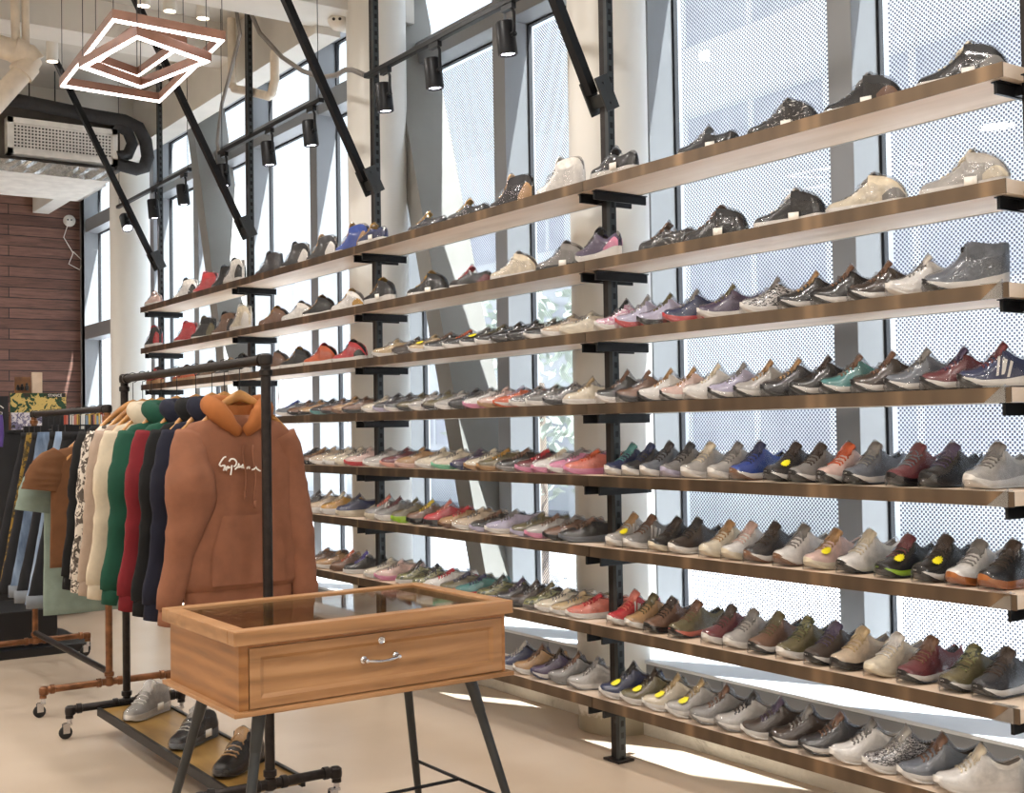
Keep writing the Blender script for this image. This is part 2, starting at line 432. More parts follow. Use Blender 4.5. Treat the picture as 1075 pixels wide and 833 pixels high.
for r in range(2, 7):
    z = TOPS[r]
    m = MB(); x = -2.31
    m.rings([[(x-.05, -.012, z-.05), (x+.03, -.012, z-.05), (x+.03, -.012, z+.012)], [(x-.05, -.005, z-.05), (x+.03, -.005, z-.05), (x+.03, -.005, z+.012)]])
    m.span((x-.05, -.012, z+.0018), (x+.03, .02, z+.0045))
    o = m.build('acrylic_shelf_stop', 'acrylic'); tag(o, f'clear acrylic end stop at the near end of the {NTH[r]} shelf', 'shelf stop', 'clear acrylic shelf stops')
SHOES = """
A1 -10.9 low blush white
A1 -10.29 high white white black c=black
A1 -9.81 high red white
A1 -9.4 high black white
A1 -8.96 high white white black c=black
A1 -8.48 high charcoal red
A1 -8.02 high white white black u=black c=white
A1 -7.58 high white white tan u=charcoal c=white
A1 -7.12 high blue white tan c=tan
A1 -6.68 low navy white gold t
A1 -6.15 low black white gold
A1 -5.7 low black white gold
A1 -5.27 high black white tan
A1 -4.84 high white white white
A1 -4.31 low black white black t
A1 -3.78 low black white grey t
A1 -3.35 mid dots black grey t
A1 -2.95 mid black white grey c=brown t
A1 -2.52 mid black white cream t c=grey
B1 -10.91 high charcoal white red
B1 -10.3 high red white
B1 -9.86 high black white olive
B1 -9.39 high brown white black
B1 -8.84 high cream white white
B1 -8.4 mid brown brown gold
B1 -7.98 mid white white grey
B1 -7.64 mid black white tan
B1 -7.19 mid white white gold c=gold
B1 -6.6 mid black white gold t
B1 -6.16 mid black white gold t
B1 -5.69 low black white red c=maroon
B1 -5.26 mid cream white white
B1 -4.84 mid grey black grey t
B1 -4.44 runner plum white black c=pink
B1 -4.05 low dots black brown
B1 -3.74 mid black black brown t
B1 -3.32 mid black white white t
B1 -2.94 mid cream white grey c=grey
B1 -2.52 mid ltgrey white cream c=cream t
C1 -10.86 mid red tan brown
C1 -10.34 mid orange tan brown
C1 -9.76 mid brown white black
C1 -9.32 mid charcoal white tan
C1 -8.86 mid black white black
C1 -8.39 mid brown white grey
C1 -8.02 mid black white gold
C1 -7.62 mid orange white red
C1 -7.18 mid red white black c=black
C2 -6.521 runner sand white
C2 -6.267 runner dkbrown dkbrown
C2 -6.072 runner sand white - y
C2 -5.895 runner black white brown
C2 -5.685 runner charcoal white orange
C2 -5.506 runner black white grey - y
C2 -5.354 runner black white olive
C2 -5.202 runner black black
C2 -5.05 runner black black
C2 -4.898 runner black white grey
C2 -4.746 runner beige white
C2 -4.594 runner cream cream
C2 -4.33 runner pinkzebra white black
C2 -4.178 runner lilac red grey
C2 -4.026 runner lilac black olive
C2 -3.853 runner navy red grey
C2 -3.636 runner plum white olive
C2 -3.384 runner zebra white grey
C2 -3.182 runner black white tan o=black
C2 -3.012 runner black white brown o=black
C2 -2.838 runner dkbrown white brown o=black
C2 -2.667 runner white white white
C2 -2.506 sock slate white charcoal o=black
D2 -7.987 runner slate white blue
D2 -7.79 runner brown black
D2 -7.6 runner tan black
D2 -7.417 runner charcoal teal
D2 -7.255 runner brown black
D2 -7.091 runner tan brown
D2 -6.939 runner brown black
D2 -6.668 runner cream white
D2 -6.52 runner charcoal lilac
D2 -6.372 runner charcoal white
D2 -6.223 runner olive black
D2 -6.075 runner ltgrey white
D2 -5.927 runner olive black
D2 -5.779 runner ltgrey white
D2 -5.631 runner black black
D2 -5.483 runner white pink grey
D2 -5.335 runner blush tan
D2 -5.187 runner orange white lilac o=orange
D2 -5.038 runner speckle white
D2 -4.89 runner grey white
D2 -4.742 runner speckle black
D2 -4.59 low cream white sand
D2 -4.332 runner black white brown
D2 -4.182 runner brown black
D2 -4.032 runner white white tan o=black
D2 -3.882 runner blush white tan o=black
D2 -3.732 runner white white cream
D2 -3.582 runner lilac white grey o=black
D2 -3.432 runner ltgrey white tan o=black
D2 -3.282 runner charcoal black tan
D2 -3.132 runner black white dkbrown o=black
D2 -2.982 runner teal white brown o=black
D2 -2.832 runner dkbrown white brown o=black
D2 -2.682 runner slate white grey o=black
D2 -2.532 runner maroon white plum o=black
D2 -2.382 runner navy white maroon o=black 3
E2 -7.728 runner charcoal black
E2 -7.588 runner brown black tan
E2 -7.436 runner beige white
E2 -7.232 runner cream white
E2 -7.05 runner cream cream
E2 -6.922 runner blush red
E2 -6.665 runner ltgrey white grey
E2 -6.442 runner maroon salmon
E2 -6.252 runner tan blush
E2 -6.015 runner cream white
E2 -5.833 runner cream mint
E2 -5.627 runner plum navy
E2 -5.487 runner cream tan
E2 -5.359 runner olive tan gold
E2 -5.173 runner black grey brown
E2 -4.999 runner maroon pink red
E2 -4.856 runner white pink cream
E2 -4.716 runner pink white grey
E2 -4.588 runner coral pink orange
E2 -4.336 runner navy white teal
E2 -4.208 runner charcoal white navy
E2 -4.08 runner slate white charcoal
E2 -3.945 runner grey lilac charcoal
E2 -3.817 runner ltgrey white cream
E2 -3.651 runner ltgrey white grey
E2 -3.523 runner blue white navy o=brown
E2 -3.329 runner charcoal white dkbrown o=black y
E2 -3.201 runner grey white dkbrown o=black
E2 -3.063 runner blush white orange o=black
E2 -2.935 runner slate white grey o=black
E2 -2.743 runner charcoal black maroon u=maroon
E2 -2.602 runner black black plum
E2 -2.425 runner ltgrey white grey
F2 -7.674 chunky charcoal tan
F2 -7.49 chunky beige white
F2 -7.298 chunky gold white cream
F2 -7.072 chunky navy cream
F2 -6.67 chunky grey cream coral 3
F2 -6.537 chunky grey white maroon
F2 -6.332 chunky olive lime
F2 -6.147 chunky brown black yellow
F2 -5.948 chunky red charcoal coral
F2 -5.769 runner tan brown red
F2 -5.617 runner beige white
F2 -5.441 runner black lilac brown
F2 -5.291 runner lilac white grey
F2 -5.051 runner olive lilac
F2 -4.923 runner ltgrey pink brown
F2 -4.768 runner brown black grey
F2 -4.635 runner black slate brown
F2 -4.336 runner ltgrey white tan 3 y
F2 -4.208 runner grey white brown 3
F2 -4.037 runner black cream dkbrown
F2 -3.905 runner dkbrown white charcoal
F2 -3.708 runner cream cream tan
F2 -3.58 runner white cream blush
F2 -3.449 runner charcoal white dkbrown o=brown
F2 -3.294 runner white white grey o=brown
F2 -3.133 runner blush cream tan y
F2 -2.972 runner white white cream o=black
F2 -2.798 runner black lime maroon o=black y
F2 -2.639 runner black white dkbrown o=black y
F2 -2.504 runner white gum grey
F2 -2.376 runner black gum dkbrown
G2 -7.561 runner brown white
G2 -7.381 runner tan white
G2 -7.18 low brown brown orange
G2 -6.986 low black white purple
G2 -6.67 runner cream white
G2 -6.534 runner blush pink
G2 -6.295 low camo white black
G2 -6.101 low camo white black
G2 -5.937 runner white white red c=red
G2 -5.769 runner olive white navy
G2 -5.607 runner teal red navy
G2 -5.413 low camo lilac black
G2 -5.229 low charcoal lilac plum
G2 -5.1 low dkbrown black
G2 -4.972 low camo grey olive
G2 -4.844 runner cream white
G2 -4.716 runner sand white
G2 -4.588 runner coral white red
G2 -4.336 runner red white coral 3
G2 -4.208 runner tan white olive
G2 -4.08 runner brown black dkbrown
G2 -3.916 runner olive coral brown o=black
G2 -3.707 runner maroon white dkbrown
G2 -3.579 runner ltgrey white grey
G2 -3.439 runner brown white olive o=black
G2 -3.285 runner olive white camo
G2 -3.144 runner dkbrown white plum o=black
G2 -3.014 runner beige black sand
G2 -2.856 runner cream cream white
G2 -2.71 runner maroon white brown o=black
G2 -2.537 runner olive white camo o=black
G2 -2.409 runner charcoal white dkbrown o=black
H2 -7.534 runner white white blue
H2 -5.202 runner navy white ltgrey
H2 -5.05 runner tan white brown
H2 -4.898 runner plum white dkbrown o=navy
H2 -4.746 runner grey grey brown
H2 -4.594 runner ltgrey white grey o=grey
H2 -4.33 runner navy white charcoal y
H2 -4.178 runner olive white dkbrown y
H2 -4.026 runner cream white sand y
H2 -3.874 runner ltgrey white sand y
H2 -3.722 runner grey white brown o=grey
H2 -3.57 runner ltgrey white charcoal o=grey
H2 -3.418 runner dkbrown white plum
H2 -3.266 runner dkbrown white grey o=black
H2 -3.114 runner charcoal white brown o=black
H2 -2.962 runner white white grey
H2 -2.81 runner speckle white ltgrey
H2 -2.658 runner slate white brown
H2 -2.506 runner white white cream
"""
# ------------------------------------------------------------------ shoes (toe points to -x, sole on z = 0)
W0 = [(0, .008), (.015, .02), (.05, .033), (.1, .041), (.18, .0475), (.3, .0505), (.42, .047), (.55, .041), (.68, .0375), (.82, .0375), (.91, .034), (.965, .025), (.99, .015), (1, .008)]
KIND = dict(
 runner=dict(L=.29, zb=[(0, .034), (.06, .019), (.16, .005), (.28, 0), (.9, 0), (1, .012)], zt=[(0, .046), (.08, .037), (.25, .028), (.5, .030), (.8, .042), (1, .056)],
   ridge=[(0, .047), (.02, .054), (.06, .061), (.13, .062), (.2, .066), (.3, .079), (.4, .101), (.5, .128)], to=.5,
   rim=[(.5, .130), (.57, .121), (.64, .106), (.72, .094), (.8, .091), (.9, .104), (.96, .114), (.985, .104), (1, .090)], rw=[(.5, .031), (.6, .031), (.75, .028), (.9, .024), (1, .010)],
   tong=(.42, .104, .535, .156, .036), bulge=.10),
 slim=dict(L=.315, zb=[(0, .026), (.06, .013), (.16, .003), (.28, 0), (.92, 0), (1, .010)], zt=[(0, .038), (.08, .032), (.25, .027), (.5, .029), (.8, .038), (1, .050)],
   ridge=[(0, .039), (.02, .046), (.06, .054), (.13, .059), (.2, .063), (.3, .071), (.4, .084), (.5, .100)], to=.5,
   rim=[(.5, .099), (.6, .095), (.7, .089), (.8, .088), (.9, .097), (.96, .100), (.985, .092), (1, .078)], rw=[(.5, .032), (.6, .032), (.75, .029), (.9, .025), (1, .010)],
   tong=(.42, .090, .545, .118, .031), bulge=.10),
 low=dict(L=.285, zb=[(0, .012), (.1, .003), (.25, 0), (.92, 0), (1, .004)], zt=[(0, .030), (.2, .028), (.6, .028), (1, .032)],
   ridge=[(0, .031), (.02, .044), (.06, .054), (.14, .058), (.22, .062), (.32, .075), (.42, .092), (.5, .104)], to=.5,
   rim=[(.5, .100), (.6, .090), (.7, .082), (.82, .084), (.93, .094), (.98, .086), (1, .074)], rw=[(.5, .030), (.6, .031), (.75, .028), (.9, .025), (1, .010)],
   tong=(.40, .094, .53, .136, .031), bulge=.08),
 mid=dict(L=.305, zb=[(0, .014), (.1, .003), (.25, 0), (.92, 0), (1, .006)], zt=[(0, .034), (.2, .032), (.6, .036), (1, .046)],
   ridge=[(0, .035), (.02, .046), (.06, .054), (.14, .059), (.22, .064), (.32, .076), (.42, .097), (.5, .121), (.56, .142)], to=.56,
   rim=[(.56, .142), (.64, .138), (.74, .132), (.83, .122), (.9, .106), (.95, .088), (1, .060)], rw=[(.5, .033), (.6, .034), (.75, .031), (.9, .027), (1, .012)],
   tong=(.47, .112, .59, .160, .033), bulge=.10),
 high=dict(L=.29, zb=[(0, .012), (.1, .003), (.25, 0), (.92, 0), (1, .004)], zt=[(0, .032), (.2, .031), (.6, .032), (1, .036)],
   ridge=[(0, .033), (.02, .046), (.06, .056), (.14, .062), (.22, .070), (.32, .092), (.4, .128), (.47, .160)], to=.47,
   rim=[(.47, .160), (.55, .172), (.7, .180), (.82, .180), (.92, .178), (.97, .166), (1, .140)], rw=[(.47, .034), (.6, .036), (.75, .034), (.9, .030), (1, .014)],
   tong=(.38, .118, .49, .204, .034), bulge=.06),
 sock=dict(L=.30, zb=[(0, .032), (.06, .016), (.16, .004), (.28, 0), (.9, 0), (1, .012)], zt=[(0, .044), (.08, .036), (.25, .030), (.5, .034), (.8, .050), (1, .066)],
   ridge=[(0, .045), (.02, .052), (.06, .060), (.13, .066), (.2, .072), (.3, .088), (.4, .112), (.48, .148)], to=.48,
   rim=[(.48, .168), (.56, .178), (.7, .170), (.82, .166), (.93, .172), (1, .170)], rw=[(.48, .034), (.6, .036), (.75, .034), (.9, .029), (1, .013)],
   tong=None, bulge=.08),
 chunky=dict(L=.295, zb=[(0, .026), (.06, .012), (.16, .003), (.28, 0), (.92, 0), (1, .008)], zt=[(0, .046), (.1, .040), (.3, .040), (.55, .044), (.8, .052), (1, .058)],
   ridge=[(0, .047), (.02, .058), (.06, .066), (.14, .070), (.22, .076), (.32, .092), (.42, .108), (.5, .120)], to=.5,
   rim=[(.5, .116), (.6, .104), (.7, .096), (.82, .098), (.93, .108), (.975, .100), (1, .084)], rw=[(.5, .030), (.6, .031), (.75, .028), (.9, .025), (1, .010)],
   tong=(.40, .108, .53, .148, .032), bulge=.12))
NS = [0, .012, .03, .055, .085, .12, .16, .2, .245, .29, .335, .38, .42, .46, .50, .53]
def shoe_geo(kind):
    K = KIND[kind]; L = K['L']; to = K['to']
    X = lambda t: -L/2 + t*L
    cy = lambda t: .006*sin(pi*min(1, t*1.15))          # slight banana of the last
    Wd = lambda t: itp(W0, t)*(1.06 if kind == 'chunky' else 1)
    def pt(t, u, off=0):
        """wall surface, u in -1..1 from the lateral base over the top to the medial base"""
        w = Wd(t)*.96; z0 = itp(K['zt'], t)-.002
        s = 1 if u > 0 else -1; a = 1-abs(u)
        if t < to:
            h = itp(K['ridge'], t); ph = a*pi/2
            y = (w+off)*cos(ph)**.82; z = z0 + (h-z0+off)*sin(ph)**.80
        else:
            h = itp(K['rim'], t); wr = min(itp(K['rw'], t), w*.93); k = a
            y = w+off+(wr-w)*k**1.3+K['bulge']*.03*sin(pi*k); z = z0+(h-z0)*k
        return (X(t), cy(t)+s*y, z)
    parts = {}
    # sole
    def sole(zlo, zhi, f, wk=1.0):
        rs = []
        T = NS+[.56+.05*i for i in range(8)]+[.94, .96, .98, .99, 1]
        for t in T:
            w = Wd(t)*wk; a, b = zlo(t), zhi(t)
            if kind == 'chunky' and f: w *= 1+.03*sin(t*38)
            c = cy(t); d = min(.006, (b-a)*.3)
            rs.append([(X(t)-(.003 if t == 0 else 0), c+y, z) for y, z in ((-w*.93, a), (-w*1.0, a+d), (-w*1.035, (a+b)/2), (-w*.985, b), (0, b+.001), (w*.985, b), (w*1.035, (a+b)/2), (w*1.0, a+d), (w*.93, a), (0, a))])
        m = MB(); m.rings(rs); return m
    zb = lambda t: itp(K['zb'], t); zt = lambda t: itp(K['zt'], t)
    oh = .007
    parts['midsole'] = sole(lambda t: zb(t)+oh, zt, True)
    parts['outsole'] = sole(zb, lambda t: zb(t)+oh+(.012*max(0, 1-t/.25) if kind in ('runner', 'sock', 'slim') else 0), False, 1.012)
    # upper and lining
    U = MB(); T = [t for t in NS if t < to-.015]+[to-.012]
    To = [to+.002, to+.035]+[to+.08+.055*i for i in range(int((.93-to-.08)/.055)+1)]
    To = [t for t in To if t < .935]+[.94, .96, .977, .99, 1]
    rs = []; n = 9
    us = [1-i/n*.98 for i in range(n)]
    for t in T:
        r = [pt(t, -u) for u in us]+[pt(t, 0)]+[pt(t, u) for u in reversed(us)]
        rs.append(r)
    for t in To:
        lw = [pt(t, -(1-i/6)) for i in range(7)]; rw_ = [(x, 2*cy(t)-y, z) for x, y, z in lw]
        x, y, z = lw[-1]; c = cy(t); iw = max(.004, (c-y)-.006); fl = zt(t)+.012
        cav = [(x, c-iw, z-.004), (x, c-iw*.95, z-.02), (x, c, fl if t < .95 else z-.02), (x, c+iw*.95, z-.02), (x, c+iw, z-.004)]
        rs.append(lw+cav+list(reversed(rw_)))
    # the two halves share the vertex count 19
    nclosed = len(T); N = 19
    vs = [p for r in rs for p in r]; fu, fl_ = [], []
    for i in range(len(rs)-1):
        for j in range(N-1):
            f = (i*N+j, i*N+j+1, (i+1)*N+j+1, (i+1)*N+j)
            (fl_ if (7 <= j <= 10 and i >= nclosed) else fu).append(f)
    fu.append(tuple(range(N))[::-1]); fu.append(tuple((len(rs)-1)*N+j for j in range(N)))
    U.v, U.f = vs, fu; parts['upper'] = U
    Lm = MB(); Lm.v, Lm.f = list(vs), fl_; parts['lining'] = Lm
    # tongue
    if K['tong']:
        t0, z0, t1, z1, w = K['tong']; m = MB(); rs = []
        for i in range(7):
            k = i/6; t = t0+(t1-t0)*k; z = z0+(z1-z0)*k+.006*sin(pi*k); ww = w*(.75+.25*k)*(1 if i < 6 else .8); c = cy(t)
            ring = [(X(t)+.10*ww*(abs(a)**2)*1.2, c+ww*a, z-.35*ww*abs(a)**2) for a in (-1, -.6, -.2, .2, .6, 1)]
            back = [(x+.007, y, z-.005) for x, y, z in reversed(ring)]
            rs.append(ring+back)
        m.rings(rs); parts['tongue'] = m
        m = MB()
        tl1 = to-.03
        for i in range(5):
            t = .27+(tl1-.27)*i/4
            path = [pt(t, u, .0035) for u in (-.42, -.26, -.12, 0, .12, .26, .42)]
            path = [(x+(.006 if q % 2 else 0), y, z) for q, (x, y, z) in enumerate(path)]
            m.tube(path, .0034, 5)
        for s in (-1, 1): m.tube([pt(tl1, 0, .006), pt(tl1-.03, .2*s, .010), pt(tl1-.06, .3*s, .008), pt(tl1-.02, .38*s, .008)], .0026, 5)
        parts['laces'] = m
    def patch(ts, us, off=.0022):
        m = MB(); g = [[pt(t, u, off) for u in us] for t in ts]; m.rings(g, False, False, False); return m
    ts = [.74, .79, .84, .89, .93, .955, .975, .99, 1]
    m = MB()
    for s in (-1, 1):
        g = []
        for t in ts:
            top = .22+.5*min(1, (t-.74)/.18)
            g.append([pt(t, s*(1-.02-(top-.02)*q/4), .003) for q in range(5)])
        m.rings(g, False, False, False)
    parts['heel_counter'] = m
    m = MB()
    for s in (-1, 1):
        for q in range(3):
            g = [[pt(.40+.065*q+.055*k*.9+e, s*(.93-.62*k), .0035) for e in (0, .032)] for k in (0, .33, .66, 1)]
            m.rings(g, False, False, False)
    parts['side_stripes'] = m
    # cling film: a looser skin over the whole shoe
    def env(t):
        h = itp(K['ridge'], t) if t < to else itp(K['rim'], t)
        if K['tong'] and t > K['tong'][0]-.1:
            a, za, b, z1, w = K['tong']
            if t < b: h = max(h, za+(z1-za)*max(0, (t-a)/(b-a))+.002)
            else: h = max(h, itp(K['rim'], t)+.004+(z1-itp(K['rim'], t))*max(0, 1-(t-b)/.15)**2)
        return h+.005
    rs = []
    for t in [-.02, .0, .03, .07, .12, .18, .24, .3, .36, .42, .47, .5, .53, .56, .62, .68, .74, .8, .86, .91, .95, .98, 1.0, 1.015]:
        q = min(max(t, 0), 1); w = Wd(q)*1.06+.005; h = env(q)*(.3 if t < 0 else .8 if t == 0 else (.9 if t > 1 else 1)); c = cy(q); ring = []
        wt = .6 if q < to else .62
        for i in range(15):
            a = pi*i/14; y = -w*(1 if cos(a) > 0 else -1)*abs(cos(a))**.8; y *= 1-(1-wt)*sin(a)**3
            z = .002+h*sin(a)**.62
            p = Vector((X(t), c+y, z)); nz = noise.noise(p*22)*.0022*(1 if z > .01 else 0)
            ring.append((p.x, p.y*(1+nz*12), p.z+nz))
        rs.append(ring)
    m = MB(); m.rings(rs, False, False, False); parts['plastic_wrap'] = m
    x, y, z = pt(.62, -.75, .013)
    m = MB(); m.span((x-.022, y-.001, .022), (x+.022, y+.001, .054)); parts['price_tag'] = m
    m = MB(); vs = []
    for k in range(24):
        a = 2*pi*k/24; r = 1 if k % 2 else .74
        vs.append(pt(.25+.085*r*cos(a), -.40+.22*r*sin(a), .011))
    c = pt(.25, -.40, .013)
    m.add(vs+[c], [(k, (k+1) % 24, 24) for k in range(24)]); parts['sticker'] = m
    return {k: v.mesh('shoe_'+kind+'_'+k, True, 50 if k in ('midsole', 'outsole', 'upper') else None) for k, v in parts.items()}
GEO = {k: shoe_geo(k) for k in KIND}
for g in GEO.values():
    for me in g.values(): me.materials.append(M['foam_white'])
def slotmat(name, me, mat, parent):
    o = bpy.data.objects.new(name, me); COL.objects.link(o); o.parent = parent
    o.material_slots[0].link = 'OBJECT'; o.material_slots[0].material = M[mat]; return o
WORD = dict(runner='runner', slim='slim runner', low='low-top', mid='mid-top', high='high-top', sock='sock-collar boot', chunky='thick-soled runner')
def shoe(kind, upper, sole, loc, rz, label, group, tong=None, opts=(), scale=1):
    t = thing('sneaker', loc, label, 'shoe', group, rz); g = GEO[kind]
    t.scale = (scale, scale, scale*random.uniform(.97, 1.04))
    O = dict(o.split('=') for o in opts if '=' in o); fl = [o for o in opts if '=' not in o]
    up = O.get('u', upper); tg = tong or upper
    flat = sole if sole in PAL and PAL[sole][0] else 'white'
    slotmat('midsole', g['midsole'], 'foam_'+flat, t)
    slotmat('outsole', g['outsole'], 'foam_'+O.get('o', flat), t)
    slotmat('upper', g['upper'], 'knit_'+up, t)
    slotmat('lining', g['lining'], 'lining_light' if upper in ('white', 'cream', 'ltgrey', 'beige', 'blush') else 'lining_dark', t)
    if 'tongue' in g:
        to = slotmat('tongue', g['tongue'], 'knit_'+tg, t)
        dark = upper in ('white', 'cream', 'ltgrey', 'beige', 'blush', 'lilac', 'sand')
        slotmat('laces', g['laces'], 'knit_'+(tg if tg != up else ('grey' if dark else 'slate')), t)
    cc = O.get('c')
    if cc or kind in ('chunky', 'high'): slotmat('heel_counter', g['heel_counter'], 'foam_'+(cc or (flat if kind == 'chunky' else (tg if tg in PAL and PAL[tg][0] else flat))), t)
    if '3' in fl: slotmat('side_stripes', g['side_stripes'], 'foam_white', t)
    if 't' in fl: slotmat('price_tag', g['price_tag'], 'paper_white', t)
    if 'y' in fl: slotmat('sticker', g['sticker'], 'sticker_yellow', t)
    slotmat('plastic_wrap', g['plastic_wrap'], 'film', t)
    return t
ORD = 'first second third fourth fifth sixth seventh eighth ninth tenth eleventh twelfth thirteenth fourteenth fifteenth sixteenth seventeenth'.split()
BETA = dict(C=40, D=40, E=8, F=8, G=8, H=38)
ROWS = {}
for ln in SHOES.strip().split('\n'):
    w = ln.split(); ROWS.setdefault(w[0][0], []).append((float(w[1]), w[0][1], w[2:]))
ANCH = [('end post', PX[0]), ('rack post', PX[1]), ('hoodie-side post', PX[2]), ('table-side post', PX[3]), ('near-end post', PX[4])]
SHN = dict(A='top shelf', B='second shelf', C='third shelf', D='fourth shelf', E='fifth shelf', F='sixth shelf', G='seventh shelf', H='lowest shelf')
seen = {}
for row, L in ROWS.items():
    L.sort(); xs = [l[0] for l in L]
    for i, (x, fam, d) in enumerate(L):
        kind, upper, sole = d[:3]; rest = d[3:]
        if fam == '2' and kind == 'runner' and x < -4.46 and row != 'H': kind = 'slim'
        opts = [o for o in rest if '=' in o or o in ('t', 'y', '3')]; tg = [o for o in rest if o not in opts and o != '-']; tg = tg[0] if tg else None
        best = None
        for nm, px in ANCH:
            if row in 'DEFGH' and px < -7: continue
            if x >= px: c = sum(1 for q in xs if px <= q <= x); side = 'right'
            else: c = sum(1 for q in xs if x <= q < px); side = 'left'
            if best is None or c < best[0]: best = (c, side, nm)
        c, side, nm = best
        sw = PAL[sole][1] if sole in PAL else sole
        desc = f"{PAL[upper][1]} {WORD[kind]}"
        if len(desc.split()) <= 3 and sole != upper: desc += f" with {sw} sole"
        lab = f"{desc}, {ORD[c-1]} {side} of {nm}, {SHN[row]}"
        z = TOPS['ABCDEFGH'.index(row)]+.0012
        if fam == '1':
            al = radians(18+random.uniform(-3, 3)); shoe(kind, upper, sole, (x, .066 if min(abs(x-q) for q in PX) < .21 else .15, z), radians(5) if min(abs(x-q) for q in PX) < .21 else al, lab, 'wrapped sneakers on the '+SHN[row], tg, opts)
        else:
            b = radians(28 if row in 'EFG' and x < -4.46 else BETA[row]); rz = pi/2-b+radians(random.uniform(-2, 2))
            shoe(kind, upper, sole, (x, .016+.145*cos(b), z), rz, lab, 'wrapped sneakers on the '+SHN[row], tg, opts, 1.0 if BETA[row] < 20 else (.93 if kind == 'slim' else (1.04 if row == 'H' and x > -4.4 else .97)))
# ------------------------------------------------------------------ display table
def display_table():
    X0, X1, Y0, Y1 = -4.027, -3.386, -2.193, -1.193
    t = thing('display_table', ((X0+X1)/2, (Y0+Y1)/2, 0), 'oak display table with glass top, one drawer and splayed dark metal legs', 'table')
    m = MB(); a = .052; z0, z1 = .960, 1.004
    m.span((X1-a, Y0, z0), (X1, Y1, z1), .003); m.span((X0, Y0, z0), (X0+a, Y1, z1), .003)
    m.span((X0+a, Y0, z0), (X1-a, Y0+a, z1), .003); m.span((X0+a, Y1-a, z0), (X1-a, Y1, z1), .003)
    m.build('top_frame', 'oak', t)
    m = MB(); m.span((X0+a-.006, Y0+a-.006, .992), (X1-a+.006, Y1-a+.006, .998)); m.build('glass_top', 'table_glass', t)
    i = .022
    w_ = .016; m = MB(); m.span((X0+i, Y0+i, .7635), (X0+i+w_, Y1-i, .960)); m.span((X0+i+w_, Y0+i, .7635), (X1-i-.02, Y0+i+w_, .960)); m.span((X0+i+w_, Y1-i-w_, .7635), (X1-i-.02, Y1-i, .960))
    m.span((X1-i-.02, Y0+i, .7635), (X1-i, Y0+i+.03, .960)); m.span((X1-i-.02, Y1-i-.012, .7635), (X1-i, Y1-i, .960)); m.span((X1-i-.02, Y0+i+.03, .948), (X1-i, Y1-i-.012, .960))
    m.build('case', 'oak_side', t)
    m = MB(); m.span((X0+i+w_, Y0+i+w_, .90), (X1-i-.03, Y1-i-w_, .908)); m.build('display_tray', 'oak', t)
    m = MB(); m.span((X0, Y0, .7495), (X1, Y1, .7635), .002); m.build('base_board', 'oak', t)
    # drawer with a raised frame
    ya, yb, za, zb, xf = Y0+i+.033, Y1-i-.014, .767, .946, X1-i+.002
    d = MB(); s = .048
    
    fr = []
    for off, dx in ((0, -.02), (0, 0), (s-.014, 0), (s, -.009)):
        o2 = off*.8 if off else 0
        fr.append([(xf+dx, ya+off, za+o2), (xf+dx, yb-off, za+o2), (xf+dx, yb-off, zb-o2), (xf+dx, ya+off, zb-o2)])
    d.rings(fr, True, False, True)
    dr = d.build('drawer', 'oak', t)
    h = MB(); yc, zc = -1.696, .866
    for y in (yc-.058, yc+.058): h.lathe((xf-.008, y, zc), [(.0, 0), (.011, 0), (.012, .004), (.006, .008), (.005, .02), (.0075, .024), (.006, .029), (0, .030)], 14, 'x')
    pts = [(xf+.016-.0+.006*sin(pi*k/10), yc-.058+.116*k/10, zc-.006*sin(pi*k/10)) for k in range(11)]
    h.tube(pts, [.004+.0015*abs(sin(2*pi*k/10)) for k in range(11)], 8); h.build('handle', 'chrome', dr, True)
    h = MB(); h.lathe((xf-.001, -1.692, .922), [(0, 0), (.0125, 0), (.0125, .003), (.010, .005), (.008, .0035), (.006, .0035), (.005, .005), (0, .005)], 20, 'x'); h.build('lock', 'chrome', dr, True)
    # legs
    feet = {}
    for sx, sy in ((-1, -1), (-1, 1), (1, -1), (1, 1)):
        px = X0+.10 if sx < 0 else X1-.10; py = Y0+.12 if sy < 0 else Y1-.12
        A = Vector((px, py, .7495)); B = Vector((px+sx*.165, py+sy*.165, 0)); feet[sx, sy] = (A, B)
        at = lambda k: A.lerp(B, k)
        m = MB(); m.tube([at(0), at(.165), at(.17)], [.0215, .0185, .0165], 16); m.tube([at(.168), at(.6), at(1)], [.0165, .0145, .0105], 16)
        lg = m.build('leg', 'steel_leg', t, True)
        m = MB(); m.lathe((A.x, A.y, .744), [(0, 0), (.03, 0), (.03, .0055), (0, .0055)], 16); m.build('flange', 'steel_leg', lg)
    g = lambda sx, sy: feet[sx, sy][0].lerp(feet[sx, sy][1], .56)
    m = MB()
    for sy in (-1, 1): m.tube([g(-1, sy), g(1, sy)], .0065, 8)
    m.tube([(g(-1, -1)+g(1, -1))/2, (g(-1, 1)+g(1, 1))/2], .0065, 8); m.build('stretcher', 'black_metal', t, True)
display_table()

